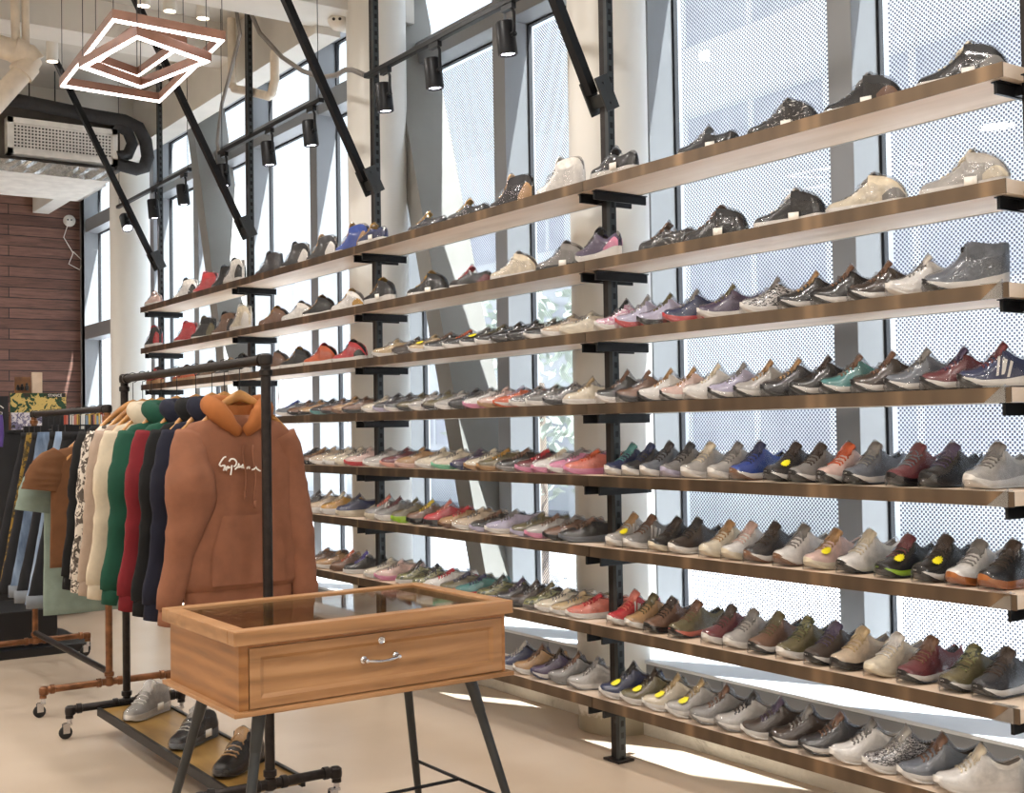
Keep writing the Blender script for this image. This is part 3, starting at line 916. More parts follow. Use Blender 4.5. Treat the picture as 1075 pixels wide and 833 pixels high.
# ------------------------------------------------------------------ pipe racks
def caster(p, parent, ztop):
    x, y = p; m = MB()
    m.tube([(x, y, .075), (x, y, ztop)], .013, 8); m.span((x-.013, y-.03, .07), (x+.013, y+.012, .082)); m.span((x-.015, y-.035, .03), (x-.011, y+.0, .078)); m.span((x+.011, y-.035, .03), (x+.015, y, .078))
    f = m.build('caster', 'chrome', parent)
    m = MB(); m.lathe((x-.009, y-.02, .034), [(0, 0), (.028, 0), (.034, .003), (.034, .015), (.028, .018), (0, .018)], 18, 'x'); m.build('wheel', 'rubber', f, True)
def elbow(m, c, r):
    m.lathe((c[0], c[1], c[2]-r*1.25), [(0, 0), (r*.8, 0), (r*1.3, r*.35), (r*1.4, r*1.25), (r*1.3, r*2.1), (r*.8, r*2.5), (0, r*2.5)], 12)
def rack(name, label, x0, x1, y, zb, zf, r, mat, mat2, ya, yb, board):
    t = thing(name, ((x0+x1)/2, y, 0), label, 'clothes rack')
    m = MB(); m.tube([(x0, y, zb), (x1, y, zb)], r, 14)
    for x in (x0, x1): elbow(m, (x, y, zb), r)
    for x in (x0+.05, x1-.05): m.lathe((x-.015, y, zb), [(r, 0), (r*1.3, .002), (r*1.3, .028), (r, .03)], 14, 'x')
    m.build('hanging_bar', mat2, t, True)
    for x in (x0, x1):
        m = MB(); m.tube([(x, y, zf), (x, y, zb)], r, 14)
        for z in (zf+.03, zb-.07): m.lathe((x, y, z), [(r, 0), (r*1.35, .004), (r*1.35, .026), (r, .03)], 14)
        m.build('post', mat, t, True)
        m = MB(); q = [(x, ya, .105), (x, ya, zf-.02), (x, ya+.02, zf), (x, yb-.02, zf), (x, yb, zf-.02), (x, yb, .105)]
        m.tube(q, r, 14); elbow(m, (x, ya+.005, zf-.005), r); elbow(m, (x, yb-.005, zf-.005), r); elbow(m, (x, y, zf), r)
        for yy in (y-.06, y+.06, ya+.05, yb-.05): m.lathe((x, yy-.014, zf), [(r, 0), (r*1.3, .003), (r*1.3, .025), (r, .028)], 14, 'y')
        m.build('foot_pipe', mat, t, True)
        caster((x, ya), t, .11); caster((x, yb), t, .11)
    if board:
        m = MB(); m.span((x0+.04, y-.15, zf-.035), (x1-.03, y+.15, zf-.012)); m.build('platform', 'board_wood', t)
        m = MB()
        for yy in (y-.158, y+.158): m.span((x0+.03, yy-.008, zf-.045), (x1-.02, yy+.008, zf-.002))
        m.span((x0+.03, y-.15, zf-.045), (x0+.04, y+.15, zf-.002)); m.build('platform_edge', 'black_metal', t)
    else:
        m = MB(); m.tube([(x0, y, zf+.055), (x1, y, zf+.055)], r*.95, 12); m.build('lower_bar', mat2, t, True)
rack('pipe_clothes_rack', 'dark pipe clothes rack on casters holding the hoodies, wooden platform below', -6.55, -4.65, -1.54, 1.89, .150, .0205, 'dark_pipe', 'dark_pipe', -1.84, -1.24, True)
rack('copper_pipe_clothes_rack', 'copper pipe clothes rack on casters behind the dark rack, holding jeans', -8.89, -7.14, -1.46, 1.74, .150, .0205, 'copper_pipe', 'dark_pipe', -1.83, -1.10, False)

# sneakers on the platform
for x, y, u, s, tg, lab in ((-6.2, -1.54, 'ltgrey', 'white', 'white', 'pale grey sneaker alone at the far end of the rack platform'),
                       (-5.52, -1.54, 'charcoal', 'slate', 'ltgrey', 'dark sneaker with pale tongue in the middle of the rack platform'),
                       (-4.97, -1.54, 'black', 'charcoal', 'tan', 'black sneaker with tan tongue at the near end of the rack platform')):
    shoe('mid', u, s, (x, y, .1395), radians(125), lab, 'wrapped sneakers on the rack platform', tg, ('t',), 1.08)

# ------------------------------------------------------------------ garments (local: front +x, z = 0 at the bar)
for nm, c in (('brown', '#885840'), ('rust', '#a0602f'), ('navy', '#14172a'), ('black', '#0b0b0c'), ('green', '#0f4735'), ('red', '#72131d'), ('cream', '#cbbda6'), ('taupe', '#a89585'), ('browntee', '#6b4629'), ('sage', '#84948a'), ('grey', '#6b6a6c')):
    plain('cloth_'+nm, c, .9, 0, .10, 14, .35, 0, 420)
def clothpat(name, a, b, sc, th):
    t = NT(name); f = t.noise(t.coords(), sc, 4, .6, 1.5); t.base(t.ramp(f, [(0, a), (th, b), (th+.12, '#3a352c')], True)); t.b.inputs['Roughness'].default_value = .9; M[name] = t.m
clothpat('cloth_print', '#d8d0c4', '#5b534c', 26, .5); clothpat('cloth_camo', '#7d6220', '#3f3415', 16, .5)
def denim(name, a, b):
    t = NT(name); f = t.noise(t.coords((1, 3, .8)), 4, 5, .6); t.base(t.ramp(f, [(.3, a), (.65, b)])); t.b.inputs['Roughness'].default_value = .9
    t.bump(t.noise(t.coords(), 500, 1), .2, .002); M[name] = t.m
denim('denim_blue', '#34465f', '#7b8ea6'); denim('denim_light', '#6a7f9c', '#a3b3c6'); denim('denim_black', '#0e0e12', '#1d1d22'); plain('denim_cuff', '#70767d', .9)
def fold(p, amp, seed):
    v = Vector(p)+Vector((seed, seed*2, 0)); return amp*(noise.noise(Vector((v.x*3, v.y*9, v.z*2.2)))+.5*noise.noise(v*14))
TORSO = dict(hood=[(-.86, .245, .055), (-.80, .250, .058), (-.785, .275, .068), (-.65, .275, .070), (-.45, .268, .074), (-.30, .262, .074), (-.20, .250, .068), (-.155, .225, .056), (-.13, .17, .05), (-.12, .10, .045), (-.115, .07, .04)],
  tee=[(-1.05, .27, .045), (-.9, .27, .05), (-.6, .265, .055), (-.35, .26, .055), (-.22, .25, .05), (-.165, .215, .045), (-.14, .15, .04), (-.13, .09, .035), (-.128, .07, .03)])
def torso_front(y, z, tab, off=0):
    T = [(a, (b, c)) for a, b, c in tab]; a = itp([(q[0], q[1][0]) for q in T], z); b = itp([(q[0], q[1][1]) for q in T], z)
    k = max(0, 1-min(1, abs(y)/a)**2.6); return b*k**.5+off
def garment_geo(kind, seed):
    P = {}
    tab = TORSO['tee' if kind == 'tee' else 'hood']; zsh = -.13
    def torso(z0, z1, grow=0):
        m = MB(); rs = []; N = 44
        zs = [z0+(z1-z0)*i/22 for i in range(23)]
        for z in zs:
            a = itp([(q[0], q[1]) for q in tab], z); b = itp([(q[0], q[2]) for q in tab], z); r = []
            for k in range(N):
                th = 2*pi*k/N; cx, sy = cos(th), sin(th)
                y = a*math.copysign(abs(sy)**.77, sy); x = b*math.copysign(abs(cx)**.85, cx)
                f = fold((x, y, z), .026*min(1, max(0, (zsh-z)/.25)), seed)
                r.append((x+grow*cx+f*(1 if cx > -.2 else -.3), y+grow*sy, z))
            rs.append(r)
        m.rings(rs); return m
    zh = tab[0][0]
    if kind == 'tee': P['body'] = torso(zh, -.128)
    else: P['body'] = torso(-.80, -.115); P['hem_rib'] = torso(zh, -.795, -.006)
    for s, nm in ((-1, 'sleeve'), (1, 'sleeve')):
        m = MB()
        if kind == 'tee':
            path = [(0, s*.20, -.20), (.0, s*.265, -.27), (.0, s*.30, -.38), (.0, s*.315, -.47)]; R = [(.045, .075), (.05, .095), (.05, .10), (.048, .105)]
        else:
            path = [(0, s*.195, -.20), (.03, s*.225, -.27), (.05, s*.222, -.36), (.058, s*.222, -.44), (.05, s*.245, -.55), (.04, s*.285, -.70), (.035, s*.315, -.86)] if s < 0 else \
                   [(0, s*.195, -.20), (.0, s*.245, -.32), (.0, s*.262, -.46), (.01, s*.278, -.60), (.015, s*.290, -.72), (.02, s*.300, -.82), (.02, s*.302, -.88)]
            R = [(.05, .075), (.06, .085), (.064, .102), (.062, .110), (.055, .084), (.046, .062), (.04, .052)] if s < 0 else [(.05, .07), (.06, .078), (.06, .075), (.058, .074), (.05, .066), (.045, .056), (.04, .05)]
        # refine
        pts, rr = [], []
        n = 26
        for i in range(n+1):
            q = i/n*(len(path)-1); j = min(int(q), len(path)-2); k = q-j; k2 = k*k*(3-2*k)
            pts.append(Vector(path[j]).lerp(Vector(path[j+1]), k)); rr.append([a+(b-a)*k2 for a, b in zip(R[j], R[j+1])])
        for _ in range(6): pts = [pts[0]]+[(a+b*2+c)/4 for a, b, c in zip(pts, pts[1:], pts[2:])]+[pts[-1]]
        rs = []
        for i, p in enumerate(pts):
            t = (pts[min(i+1, n)]-pts[max(i-1, 0)]).normalized(); u = Vector((1, 0, 0)); w = t.cross(u).normalized(); u = w.cross(t); ring = []
            for k in range(22):
                a = 2*pi*k/22; q = p+u*(rr[i][0]*cos(a))+w*(rr[i][1]*sin(a)); f = fold((q.x*2, q.y*.4, q.z*3.6), .024, seed+s*3)
                ring.append(q+u*f*cos(a)+w*f*sin(a)*.5)
            rs.append(ring)
        m.rings(rs); P.setdefault(nm, []).append(m)
        if kind != 'tee':
            p = pts[-1]; t = (pts[-1]-pts[-2]).normalized(); m = MB(); m.tube([p-t*.005, p+t*.03, p+t*.06], [.042, .040, .036], 18); P.setdefault('cuff', []).append(m)
    if kind == 'hood':
        m = MB(); hp = [(.06, -.012, -.185), (.07, -.048, -.158), (.062, -.085, -.12), (.035, -.115, -.088), (-.01, -.125, -.072), (-.05, -.08, -.07)]; path = hp+[(-.064, 0, -.07)]+[(a, -b, c) for a, b, c in reversed(hp)]
        R = [.02, .034, .045, .05, .046, .04, .036, .04, .046, .05, .045, .034, .02]
        pp, rr = [], []
        for i in range(49):
            q = i/48*12; j = min(int(q), 11); k = q-j; pp.append(Vector(path[j]).lerp(Vector(path[j+1]), k)); rr.append((R[j]+(R[j+1]-R[j])*k)*.9*(1+.22*noise.noise(Vector((i*.4, seed, 0)))))
        # smooth the path
        for _ in range(3): pp = [pp[0]]+[(pp[i-1]+pp[i]*2+pp[i+1])/4 for i in range(1, 48)]+[pp[-1]]
        m.tube(pp, rr, 16); P['hood'] = m
        m = MB(); rs = []
        for i in range(7):
            z = -.19+.022*i; r = []
            for k in range(20):
                a = 2*pi*k/20; r.append((-.005+(.035+.006*i)*cos(a)-.01*i*.5, (.055+.007*i)*sin(a), z+.02*(-cos(a))*i/6))
            rs.append(r)
        m.rings(rs, True, True, False); P['hood_lining'] = m
    elif kind == 'crew':
        m = MB(); m.tube([(.035*cos(2*pi*k/24)-.0, .085*sin(2*pi*k/24), -.12-.035*(1+cos(2*pi*k/24))*.5) for k in range(25)], .013, 8); P['collar'] = m
    elif kind == 'tee':
        m = MB(); m.tube([(.03*cos(2*pi*k/24), .085*sin(2*pi*k/24), -.125-.03*(1+cos(2*pi*k/24))*.5) for k in range(25)], .008, 8); P['collar'] = m
    return P
GG = {}
for k, sd in (('hood', 1.3), ('crew', 5.1), ('tee', 8.7)):
    GG[k] = {n: ([q.mesh('cloth_'+k+n, True) for q in m] if isinstance(m, list) else [m.mesh('cloth_'+k+n, True)]) for n, m in garment_geo(k, sd).items()}
    for L in GG[k].values():
        for me in L: me.materials.append(M['cloth_black'])
def hang_geo():
    m = MB(); n = 18; rs = []
    for i in range(n+1):
        y = -.205+.41*i/n; z = -.040-.150*(abs(y)/.205)**1.35; x = .016*(abs(y)/.205)**2
        h = .026-.013*abs(y)/.205; d = .011+.002*abs(y)/.205
        rs.append([(x+d*cos(a), y, z+h*sin(a)) for a in [2*pi*k/10 for k in range(10)]])
    m.rings(rs)
    k = MB(); k.tube([(0, 0, -.03), (0, 0, .05)]+[(0, .0262*sin(pi*q/8), .1-.0262*cos(pi*q/8)) for q in range(0, 11)], .0021, 6)
    return m.mesh('hanger_wood', True), k.mesh('hanger_hook', True)
HW, HK = hang_geo(); HW.materials.append(M['hanger_wood']); HK.materials.append(M['chrome'])
def hanger(x, y, z, label):
    t = thing('wooden_hanger', (x, y, z), label, 'hanger', 'wooden hangers on the racks')
    slotmat('shoulder_bar', HW, 'hanger_wood', t); slotmat('hook', HK, 'black_metal', t); return t
def garment(name, kind, x, y, z, label, cat, body, group, sleeve=None, hood=None, hem=None, sleeve2=None, sx=1, sz=1, thin=1):
    t = thing(name, (x, y, z), label, cat, group); t.scale = (thin, sx, sz*(SZ if z > 1.75 else 1)); k = 0
    for n, L in GG[kind].items():
        for me in L:
            mt = body
            if n in ('sleeve', 'cuff'): mt = (sleeve if k % 2 == 0 else (sleeve2 or sleeve)) or body; k += n == 'sleeve'
            if n in ('hood', 'hood_lining', 'collar'): mt = hood or body
            if n == 'hem_rib': mt = hem or body
            slotmat(n, me, mt, t)
    return t
ZB = 1.79; SZ = 1.08
GL = [('hoodie', 'hood', -4.93, 'brown hoodie with white script on the chest, front of the rack', 'hoodie', dict(body='cloth_brown', hood='cloth_rust', thin=.9)),  # rust lining; on the hood the tone also carries light from above as colour
 ('hoodie', 'hood', -5.105, 'navy hoodie directly behind the brown hoodie', 'hoodie', dict(body='cloth_navy', thin=.55)),
 ('hoodie', 'hood', -5.255, 'black hoodie between the navy hoodie and the colour-blocked one', 'hoodie', dict(body='cloth_black', thin=.55)),
 ('hoodie', 'hood', -5.46, 'colour-blocked hoodie in green, red and navy', 'hoodie', dict(body='cloth_green', sleeve='cloth_red', hem='cloth_navy', hood='cloth_navy', thin=.7)),
 ('hoodie', 'hood', -5.72, 'plain green hoodie behind the colour-blocked one', 'hoodie', dict(body='cloth_green', thin=.75)),
 ('hoodie', 'hood', -5.95, 'cream hoodie beside the plain green hoodie', 'hoodie', dict(body='cloth_cream', thin=.55)),
 ('sweatshirt', 'crew', -6.10, 'taupe sweatshirt behind the cream hoodie', 'sweatshirt', dict(body='cloth_taupe', thin=.5)),
 ('jacket', 'crew', -6.24, 'black and cream printed jacket near the far end of the dark rack', 'jacket', dict(body='cloth_print', thin=.5)),
 ('sweatshirt', 'crew', -6.40, 'black sweatshirt at the far end of the dark rack', 'sweatshirt', dict(body='cloth_black', thin=.55))]
HL = 'wooden hanger inside the '
for nm, kd, x, lab, cat, kw in GL:
    g = garment(nm, kd, x, -1.555, ZB, lab, cat, kw.pop('body'), 'clothes on the dark pipe rack', **kw)
    if 'white script' in lab: FRONT = g
    hanger(x, -1.54, ZB-.0, HL+lab.split(' with ')[0].split(' behind')[0].split(' directly')[0].split(' between')[0].split(' in green')[0].split(' beside')[0].split(' near')[0].split(' at the')[0])
for x, lab, body, sz in ((-7.27, 'brown T-shirt at the near end of the copper rack', 'cloth_browntee', .78), (-7.43, 'long sage green T-shirt behind the brown one', 'cloth_sage', 1.06)):
    garment('t_shirt', 'tee', x, -1.475, 1.64, lab, 'T-shirt', body, 'clothes on the copper rack', thin=.6, sx=1.04, sz=sz)
    hanger(x, -1.46, 1.64, HL+lab.split(' at the')[0].split(' behind')[0])
# details of the front hoodie
tb = TORSO['hood']
m = MB(); g = []
for i in range(9):
    z = -.78+.27*i/8; k = max(0, (z+.66)/.15); w = .165-.05*max(0, min(1, k))
    g.append([(torso_front(w*(j/10*2-1), z, tb, .016+fold((.07, w*(j/5-1)+.02, z), .026*min(1, max(0, (-.13-z)/.25)), 1.3)), w*(j/10*2-1)+.02, z) for j in range(11)])
m.rings(g, False, False, False); obj('pocket', m.mesh('hoodie_pocket', True), 'cloth_brown', FRONT)
for s in (-1, 1):
    m = MB(); m.tube([(torso_front(.03*s, z, tb, .027), .02+.022*s+.006*sin(z*30), z) for z in [-.235-.02*i for i in range(10 if s < 0 else 12)]], .0042, 8)
    o = obj('drawstring', m.mesh('hoodie_drawstring', True), 'cloth_brown', FRONT)
    zt_ = -.235-.02*(9 if s < 0 else 11); m = MB(); x = torso_front(.03*s, zt_, tb, .027); m.tube([(x, .02+.022*s, zt_), (x+.002, .02+.022*s, zt_-.03)], .006, 8); obj('aglet', m.mesh('aglet', True), 'cloth_brown', o)
ST = [[(240, 170), (200, 185), (165, 230), (122, 296), (150, 322), (205, 298), (216, 330), (195, 385)], [(212, 300), (236, 330), (240, 382), (262, 335), (272, 308), (285, 342), (312, 318)],
      [(345, 290), (338, 360), (320, 442)], [(295, 238), (330, 196), (390, 194), (432, 232), (420, 282), (380, 312)], [(398, 352), (425, 330), (442, 308), (455, 326), (472, 248), (474, 320), (502, 300), (518, 288), (522, 330), (546, 258), (552, 322), (578, 308), (602, 330), (632, 300), (662, 298), (652, 326)],
      [(700, 336), (742, 325), (782, 280), (768, 302), (820, 332), (860, 346)]]
m = MB()
for s in ST:
    pts = []
    for a, b in zip(s, s[1:]):
        for k in range(4): pts.append((a[0]+(b[0]-a[0])*k/4, a[1]+(b[1]-a[1])*k/4))
    pts.append(s[-1])
    pts = [pts[0]]+[((p[0]+2*q[0]+r[0])/4, (p[1]+2*q[1]+r[1])/4) for p, q, r in zip(pts, pts[1:], pts[2:])]+[pts[-1]]
    P3 = []
    for u, v in pts:
        y = (u-491)/738*.180-.022; z = -.318-(v-300)/738*.19-.006*(u-491)/738*3
        P3.append((torso_front(y, z, tb, .021)+max(0, fold((torso_front(y, z, tb), y, z), .026*min(1, max(0, (-.13-z)/.25)), 1.3)), y, z))
    m.tube(P3, .0036, 6)
obj('script_lettering', m.mesh('script_lettering', True), 'paper_white', FRONT)
m = MB(); m.span((-.01, -.03, -.175), (.02, .03, -.135)); obj('neck_label', m.mesh('neck_label'), 'cloth_red', FRONT)

# trousers on the copper rack
def pants_geo(seed, flare):
    m = MB(); rs = []
    for i in range(25):
        k = i/24; z = -.13-1.05*k; a = .135+flare*k; b = .040+.012*sin(k*9+seed); r = []
        for q in range(28):
            th = 2*pi*q/28; y = a*math.copysign(abs(sin(th))**.7, sin(th)); x = b*cos(th)*(1-.35*math.exp(-(y/.03)**2)*min(1, k*3)); f = fold((x, y, z*1.4), .012, seed)
            r.append((x+f*cos(th), y+f*sin(th)*.6-.16*k, z))
        rs.append(r)
    m.rings(rs)
    w = MB(); w.rings([[(.05*cos(t), .14*math.copysign(abs(sin(t))**.7, sin(t)), z) for t in [2*pi*q/28 for q in range(28)]] for z in (-.175, -.128)])
    c = MB(); zc = -1.185; c.rings([[(.058*cos(t), (.135+flare)*1.03*math.copysign(abs(sin(t))**.7, sin(t))-.155, z) for t in [2*pi*q/28 for q in range(28)]] for z in (zc, zc+.075)])
    h = MB(); h.tube([(0, -.13, -.09), (0, .13, -.09)], .004, 6); h.tube([(0, 0, -.09), (0, 0, -.045)]+[(0, .0262*sin(pi*q/8), -.0262*cos(pi*q/8)) for q in range(0, 11)], .0021, 6)
    for y in (-.1, .1): h.span((-.012, y-.022, -.15), (.012, y+.022, -.085))
    return [q.mesh('trousers', True) for q in (m, w, c)], h.mesh('clip_hanger', True, 40)
PG = [pants_geo(2.2, .06), pants_geo(6.6, .03)]
for L, h in PG:
    for me in L+[h]: me.materials.append(M['cloth_black'])
for i, (x, lab, mt, cuff) in enumerate(((-7.60, 'black jeans with pale turned-up cuff nearest the T-shirts', 'denim_black', 'denim_cuff'), (-7.75, 'light blue jeans hanging between two pairs of black jeans', 'denim_light', None),
      (-7.90, 'black jeans between the light and the mid blue jeans', 'denim_black', 'denim_cuff'), (-8.20, 'faded mid blue jeans on the copper rack', 'denim_blue', 'denim_cuff'), (-8.36, 'black trousers behind the faded blue jeans', 'denim_black', None), (-8.50, 'mustard camouflage trousers near the far end of the copper rack', 'cloth_camo', None), (-8.66, 'black trousers behind the camouflage pair', 'denim_black', None))):
    L, h = PG[i % 2]; t = thing('trousers', (x, -1.46, 1.74), lab, 'trousers', 'trousers on the copper rack')
    slotmat('legs', L[0], mt, t); slotmat('waistband', L[1], mt, t)
    if cuff: slotmat('cuff', L[2], cuff, t)
    ht = thing('clip_hanger', (x, -1.46, 1.74), 'black clip hanger holding '+lab.split(' with')[0].split(' hanging')[0].split(' on the')[0].split(' near ')[0], 'hanger', 'clip hangers on the copper rack')
    slotmat('hook_and_clips', h, 'plastic_black', ht)

# ------------------------------------------------------------------ behind the racks
t = thing('display_plinth', (-9.5, -1.35, 0), 'low black plinth with a step on the floor behind the copper rack', 'plinth')
m = MB(); m.span((-9.9, -1.75, .06), (-9.2, -1.23, .32), .006); m.build('block', 'plastic_black', t)
m = MB(); m.span((-9.9, -1.75, 0), (-9.1, -1.02, .062), .006); m.build('step', 'plastic_black', t)
t = thing('black_cabinet', (-11.3, -.95, 0), 'tall black cabinet against the plank wall side, card displays on top', 'cabinet')
m = MB(); m.span((-11.75, -1.42, .03), (-11.0, -.48, 1.61), .005); m.build('body', 'plastic_black', t)
m = MB(); m.span((-11.78, -1.44, 1.61), (-10.98, -.46, 1.64), .004); m.build('worktop', 'plastic_black', t)
m = MB(); m.span((-10.999, -1.40, .06), (-10.985, -.955, 1.58)); d = m.build('door', 'plastic_black', t)
m = MB(); m.span((-10.985, -.99, .8), (-10.975, -.975, .95)); m.build('handle', 'chrome', d)
m = MB(); m.span((-10.999, -.945, .06), (-10.985, -.50, 1.58)); d = m.build('door', 'plastic_black', t)
m = MB(); m.span((-10.985, -.925, .8), (-10.975, -.91, .95)); m.build('handle', 'chrome', d)
clothpat('card_camo', '#c9b06a', '#2c4a34', 9, .5); clothpat('card_waves', '#d6d0d4', '#77718c', 16, .5)
m = MB(); m.span((-11.06, -1.15, 1.79), (-11.03, -.685, 1.96)); t = m.build('camouflage_card', 'card_camo'); tag(t, 'green and tan camouflage display card on the black cabinet', 'display card')
m = MB(); m.span((-11.029, -.85, 1.925), (-11.026, -.69, 1.957)); s = m.build('title_strip', 'plastic_black', t)
cu = bpy.data.curves.new('card_lettering', 'FONT'); cu.body = 'STANCE'; cu.size = .032; cu.extrude = .0005; cu.materials.append(M['paper_white'])
o = bpy.data.objects.new('card_lettering', cu); COL.objects.link(o); o.location = (-11.0255, -.84, 1.93); o.rotation_euler = (pi/2, 0, pi/2)
bpy.context.view_layer.update(); me = bpy.data.meshes.new_from_object(o); mwx = o.matrix_world.copy(); bpy.data.objects.remove(o); me.transform(mwx)
o = bpy.data.objects.new('card_lettering', me); COL.objects.link(o); o.parent = t
m = MB(); m.span((-11.02, -1.15, 1.642), (-10.995, -.90, 1.79)); tag(m.build('patterned_card', 'card_waves'), 'grey card with white scrolling shapes below the camouflage card', 'display card')
m = MB(); m.span((-11.10, -1.12, 1.642), (-11.075, -.70, 1.80)); tag(m.build('card_stand', 'plastic_black'), 'black stand propping up the camouflage card', 'stand')
m = MB(); m.span((-11.3, -1.10, 1.642), (-11.14, -.80, 1.965)); tag(m.build('storage_box', 'walnut'), 'brown box behind the camouflage card', 'box')
t = thing('photo_plaque', (-11.2, -1.0, 1.966), 'small brown plaque with dark silhouettes above the camouflage card', 'plaque')
m = MB(); m.span((-11.21, -1.08, 1.966), (-11.19, -.945, 2.11)); m.build('board', 'walnut', t)
m = MB()
for y, h in ((-1.055, .045), (-1.02, .052), (-.98, .06)):
    m.lathe((-11.188, y, 1.99), [(.0, 0), (.014, 0), (.017, h*.55), (.009, h*.75), (.011, h), (0, h+.008)], 10)
m.build('silhouette', 'plastic_black', t, True)
m = MB(); m.span((-11.22, -.935, 1.966), (-11.18, -.85, 2.15), .003); tag(m.build('wooden_block', 'pale_wood'), 'pale upright wooden block beside the small plaque', 'block')
t = thing('accessory_panel', (-10.6, -1.6, 0), 'black accessory panel at the left edge with white script along its top', 'display panel')
m = MB(); m.span((-10.65, -2.0, .0), (-10.6, -1.262, 1.92)); m.build('board', 'plastic_black', t)
m = MB(); m.tube([(-10.596, -1.5+.025*i, 1.83+.012*sin(i*2.1)) for i in range(9)], .004, 6); m.build('script_lettering', 'paper_white', t, True)
m = MB()
for y in (-1.405, -1.33): m.tube([(-10.60, y, 1.785), (-10.55, y, 1.785), (-10.545, y, 1.795)], .003, 6)
m.build('peg', 'chrome', t, True)
for y, c, lab in ((-1.405, '#c8262c', 'red strap hanging on the black accessory panel'), (-1.33, '#4a2f7a', 'purple strap hanging on the black accessory panel')):
    plain('strap_'+c[1:], c, .5); t = thing('hanging_strap', (-10.565, y, 1.78), lab, 'strap', 'straps on the accessory panel')
    m = MB(); m.tube([(-10.565, y+.012*sin(2*pi*k/16), 1.765-.014*cos(2*pi*k/16)+.012) for k in range(17)], .003, 6); m.build('loop', 'chrome', t, True)
    m = MB(); m.tube([(-10.565, y, 1.763), (-10.565, y, 1.70), (-10.563, y+.004, 1.60), (-10.565, y, 1.50)], [.015, .022, .022, .016], 10); m.build('strap_body', 'strap_'+c[1:], t, True)
# book shelf under the far window
t = thing('low_bookcase', (-14.1, .1, 0), 'brown wooden bookcase below the far window, a row of magazines on top', 'bookcase')
m = MB(); m.span((-14.35, -.55, .05), (-13.95, -.52, 1.56)); m.span((-14.35, .70, .05), (-13.95, .73, 1.56)); m.span((-14.36, -.56, 1.56), (-13.93, .74, 1.60), .004); m.span((-14.35, -.52, .05), (-14.33, .70, 1.56)); m.build('carcass', 'walnut', t)
for z in (.08, .55, 1.05):
    m = MB(); m.span((-14.33, -.52, z), (-13.96, .70, z+.025)); m.build('shelf', 'walnut', t)
rb = random.Random(4)
cols = ['#d8d2c8', '#b5482f', '#2e3440', '#c9a24a', '#7c8fa0', '#e8e4dc', '#4b2f2a', '#c77a6a']
for i, c in enumerate(cols): plain('cover_%d' % i, c, .4)
y = -.5
while y < .7:
    w = rb.uniform(.014, .032); h = rb.uniform(.20, .26)
    m = MB(); m.span((-14.15, y, 1.60), (-13.97, y+w-.002, 1.60+h)); tag(m.build('magazine', 'cover_%d' % rb.randrange(8)), 'slim magazine standing in the row on top of the bookcase', 'magazine', 'magazines in the bookcase row')
    y += w
# ------------------------------------------------------------------ under the ceiling
CAM = Vector((0, -3.5444, 1.594))
def pendant():
    sets = [([(-5.519, -1.897, 3.5), (-5.541, -1.345, 3.5), (-6.805, -1.244, 3.5), (-6.770, -1.815, 3.5)], 1.0), ([(-6.365, -1.823, 3.5), (-5.697, -1.728, 3.5), (-5.902, -1.279, 3.5), (-6.576, -1.429, 3.5)], .958), ([(-6.261, -1.779, 3.5), (-5.579, -1.747, 3.5), (-5.695, -1.482, 3.5), (-6.391, -1.508, 3.5)], 1.02)]
    t = thing('geometric_pendant', (-6.1, -1.6, 3.45), 'glowing pendant of three nested wood-edged light frames near the ceiling', 'pendant light')
    for q, k in sets:
        P = [CAM+(Vector(p)-CAM)*k for p in q]; c = sum(P, Vector())/4
        def rect(grow, z): return [p+(p-c).normalized()*grow+Vector((0, 0, z)) for p in P]
        m = MB(); m.rings([rect(.0, .002), rect(.0, .044), rect(-.055, .044), rect(-.055, .002), rect(0, .002)], True, False, False); f = m.build('frame', 'pendant_wood', t)
        m = MB(); m.rings([rect(-.009, .003), rect(-.046, .003), rect(-.046, -.003), rect(-.009, -.003), rect(-.009, .003)], True, False, False); m.build('led_strip', 'led_strip', f)
        m = MB()
        for p in rect(-.025, .042): m.tube([p, (p.x, p.y, ZC)], .0022, 5)
        m.build('cable', 'black_metal', t)
pendant()
def spot(o_loc, target, power, size, col, ang):
    l = bpy.data.lights.new('spot', 'SPOT'); l.energy = power; l.spot_size = radians(ang); l.spot_blend = .6; l.shadow_soft_size = size; l.color = col
    o = bpy.data.objects.new('spot_lamp', l); COL.objects.link(o); o.location = o_loc
    o.rotation_euler = (Vector(target)-Vector(o_loc)).to_track_quat('-Z', 'Y').to_euler(); return o
TR = [(-11.75, -9.75, (-11.468, -10.663, -9.899)), (-9.08, -7.25, (-8.985, -8.11, -7.41)), (-6.62, -3.9, (-6.373, -5.793, -5.062))]
TW = ['far', 'middle', 'near']
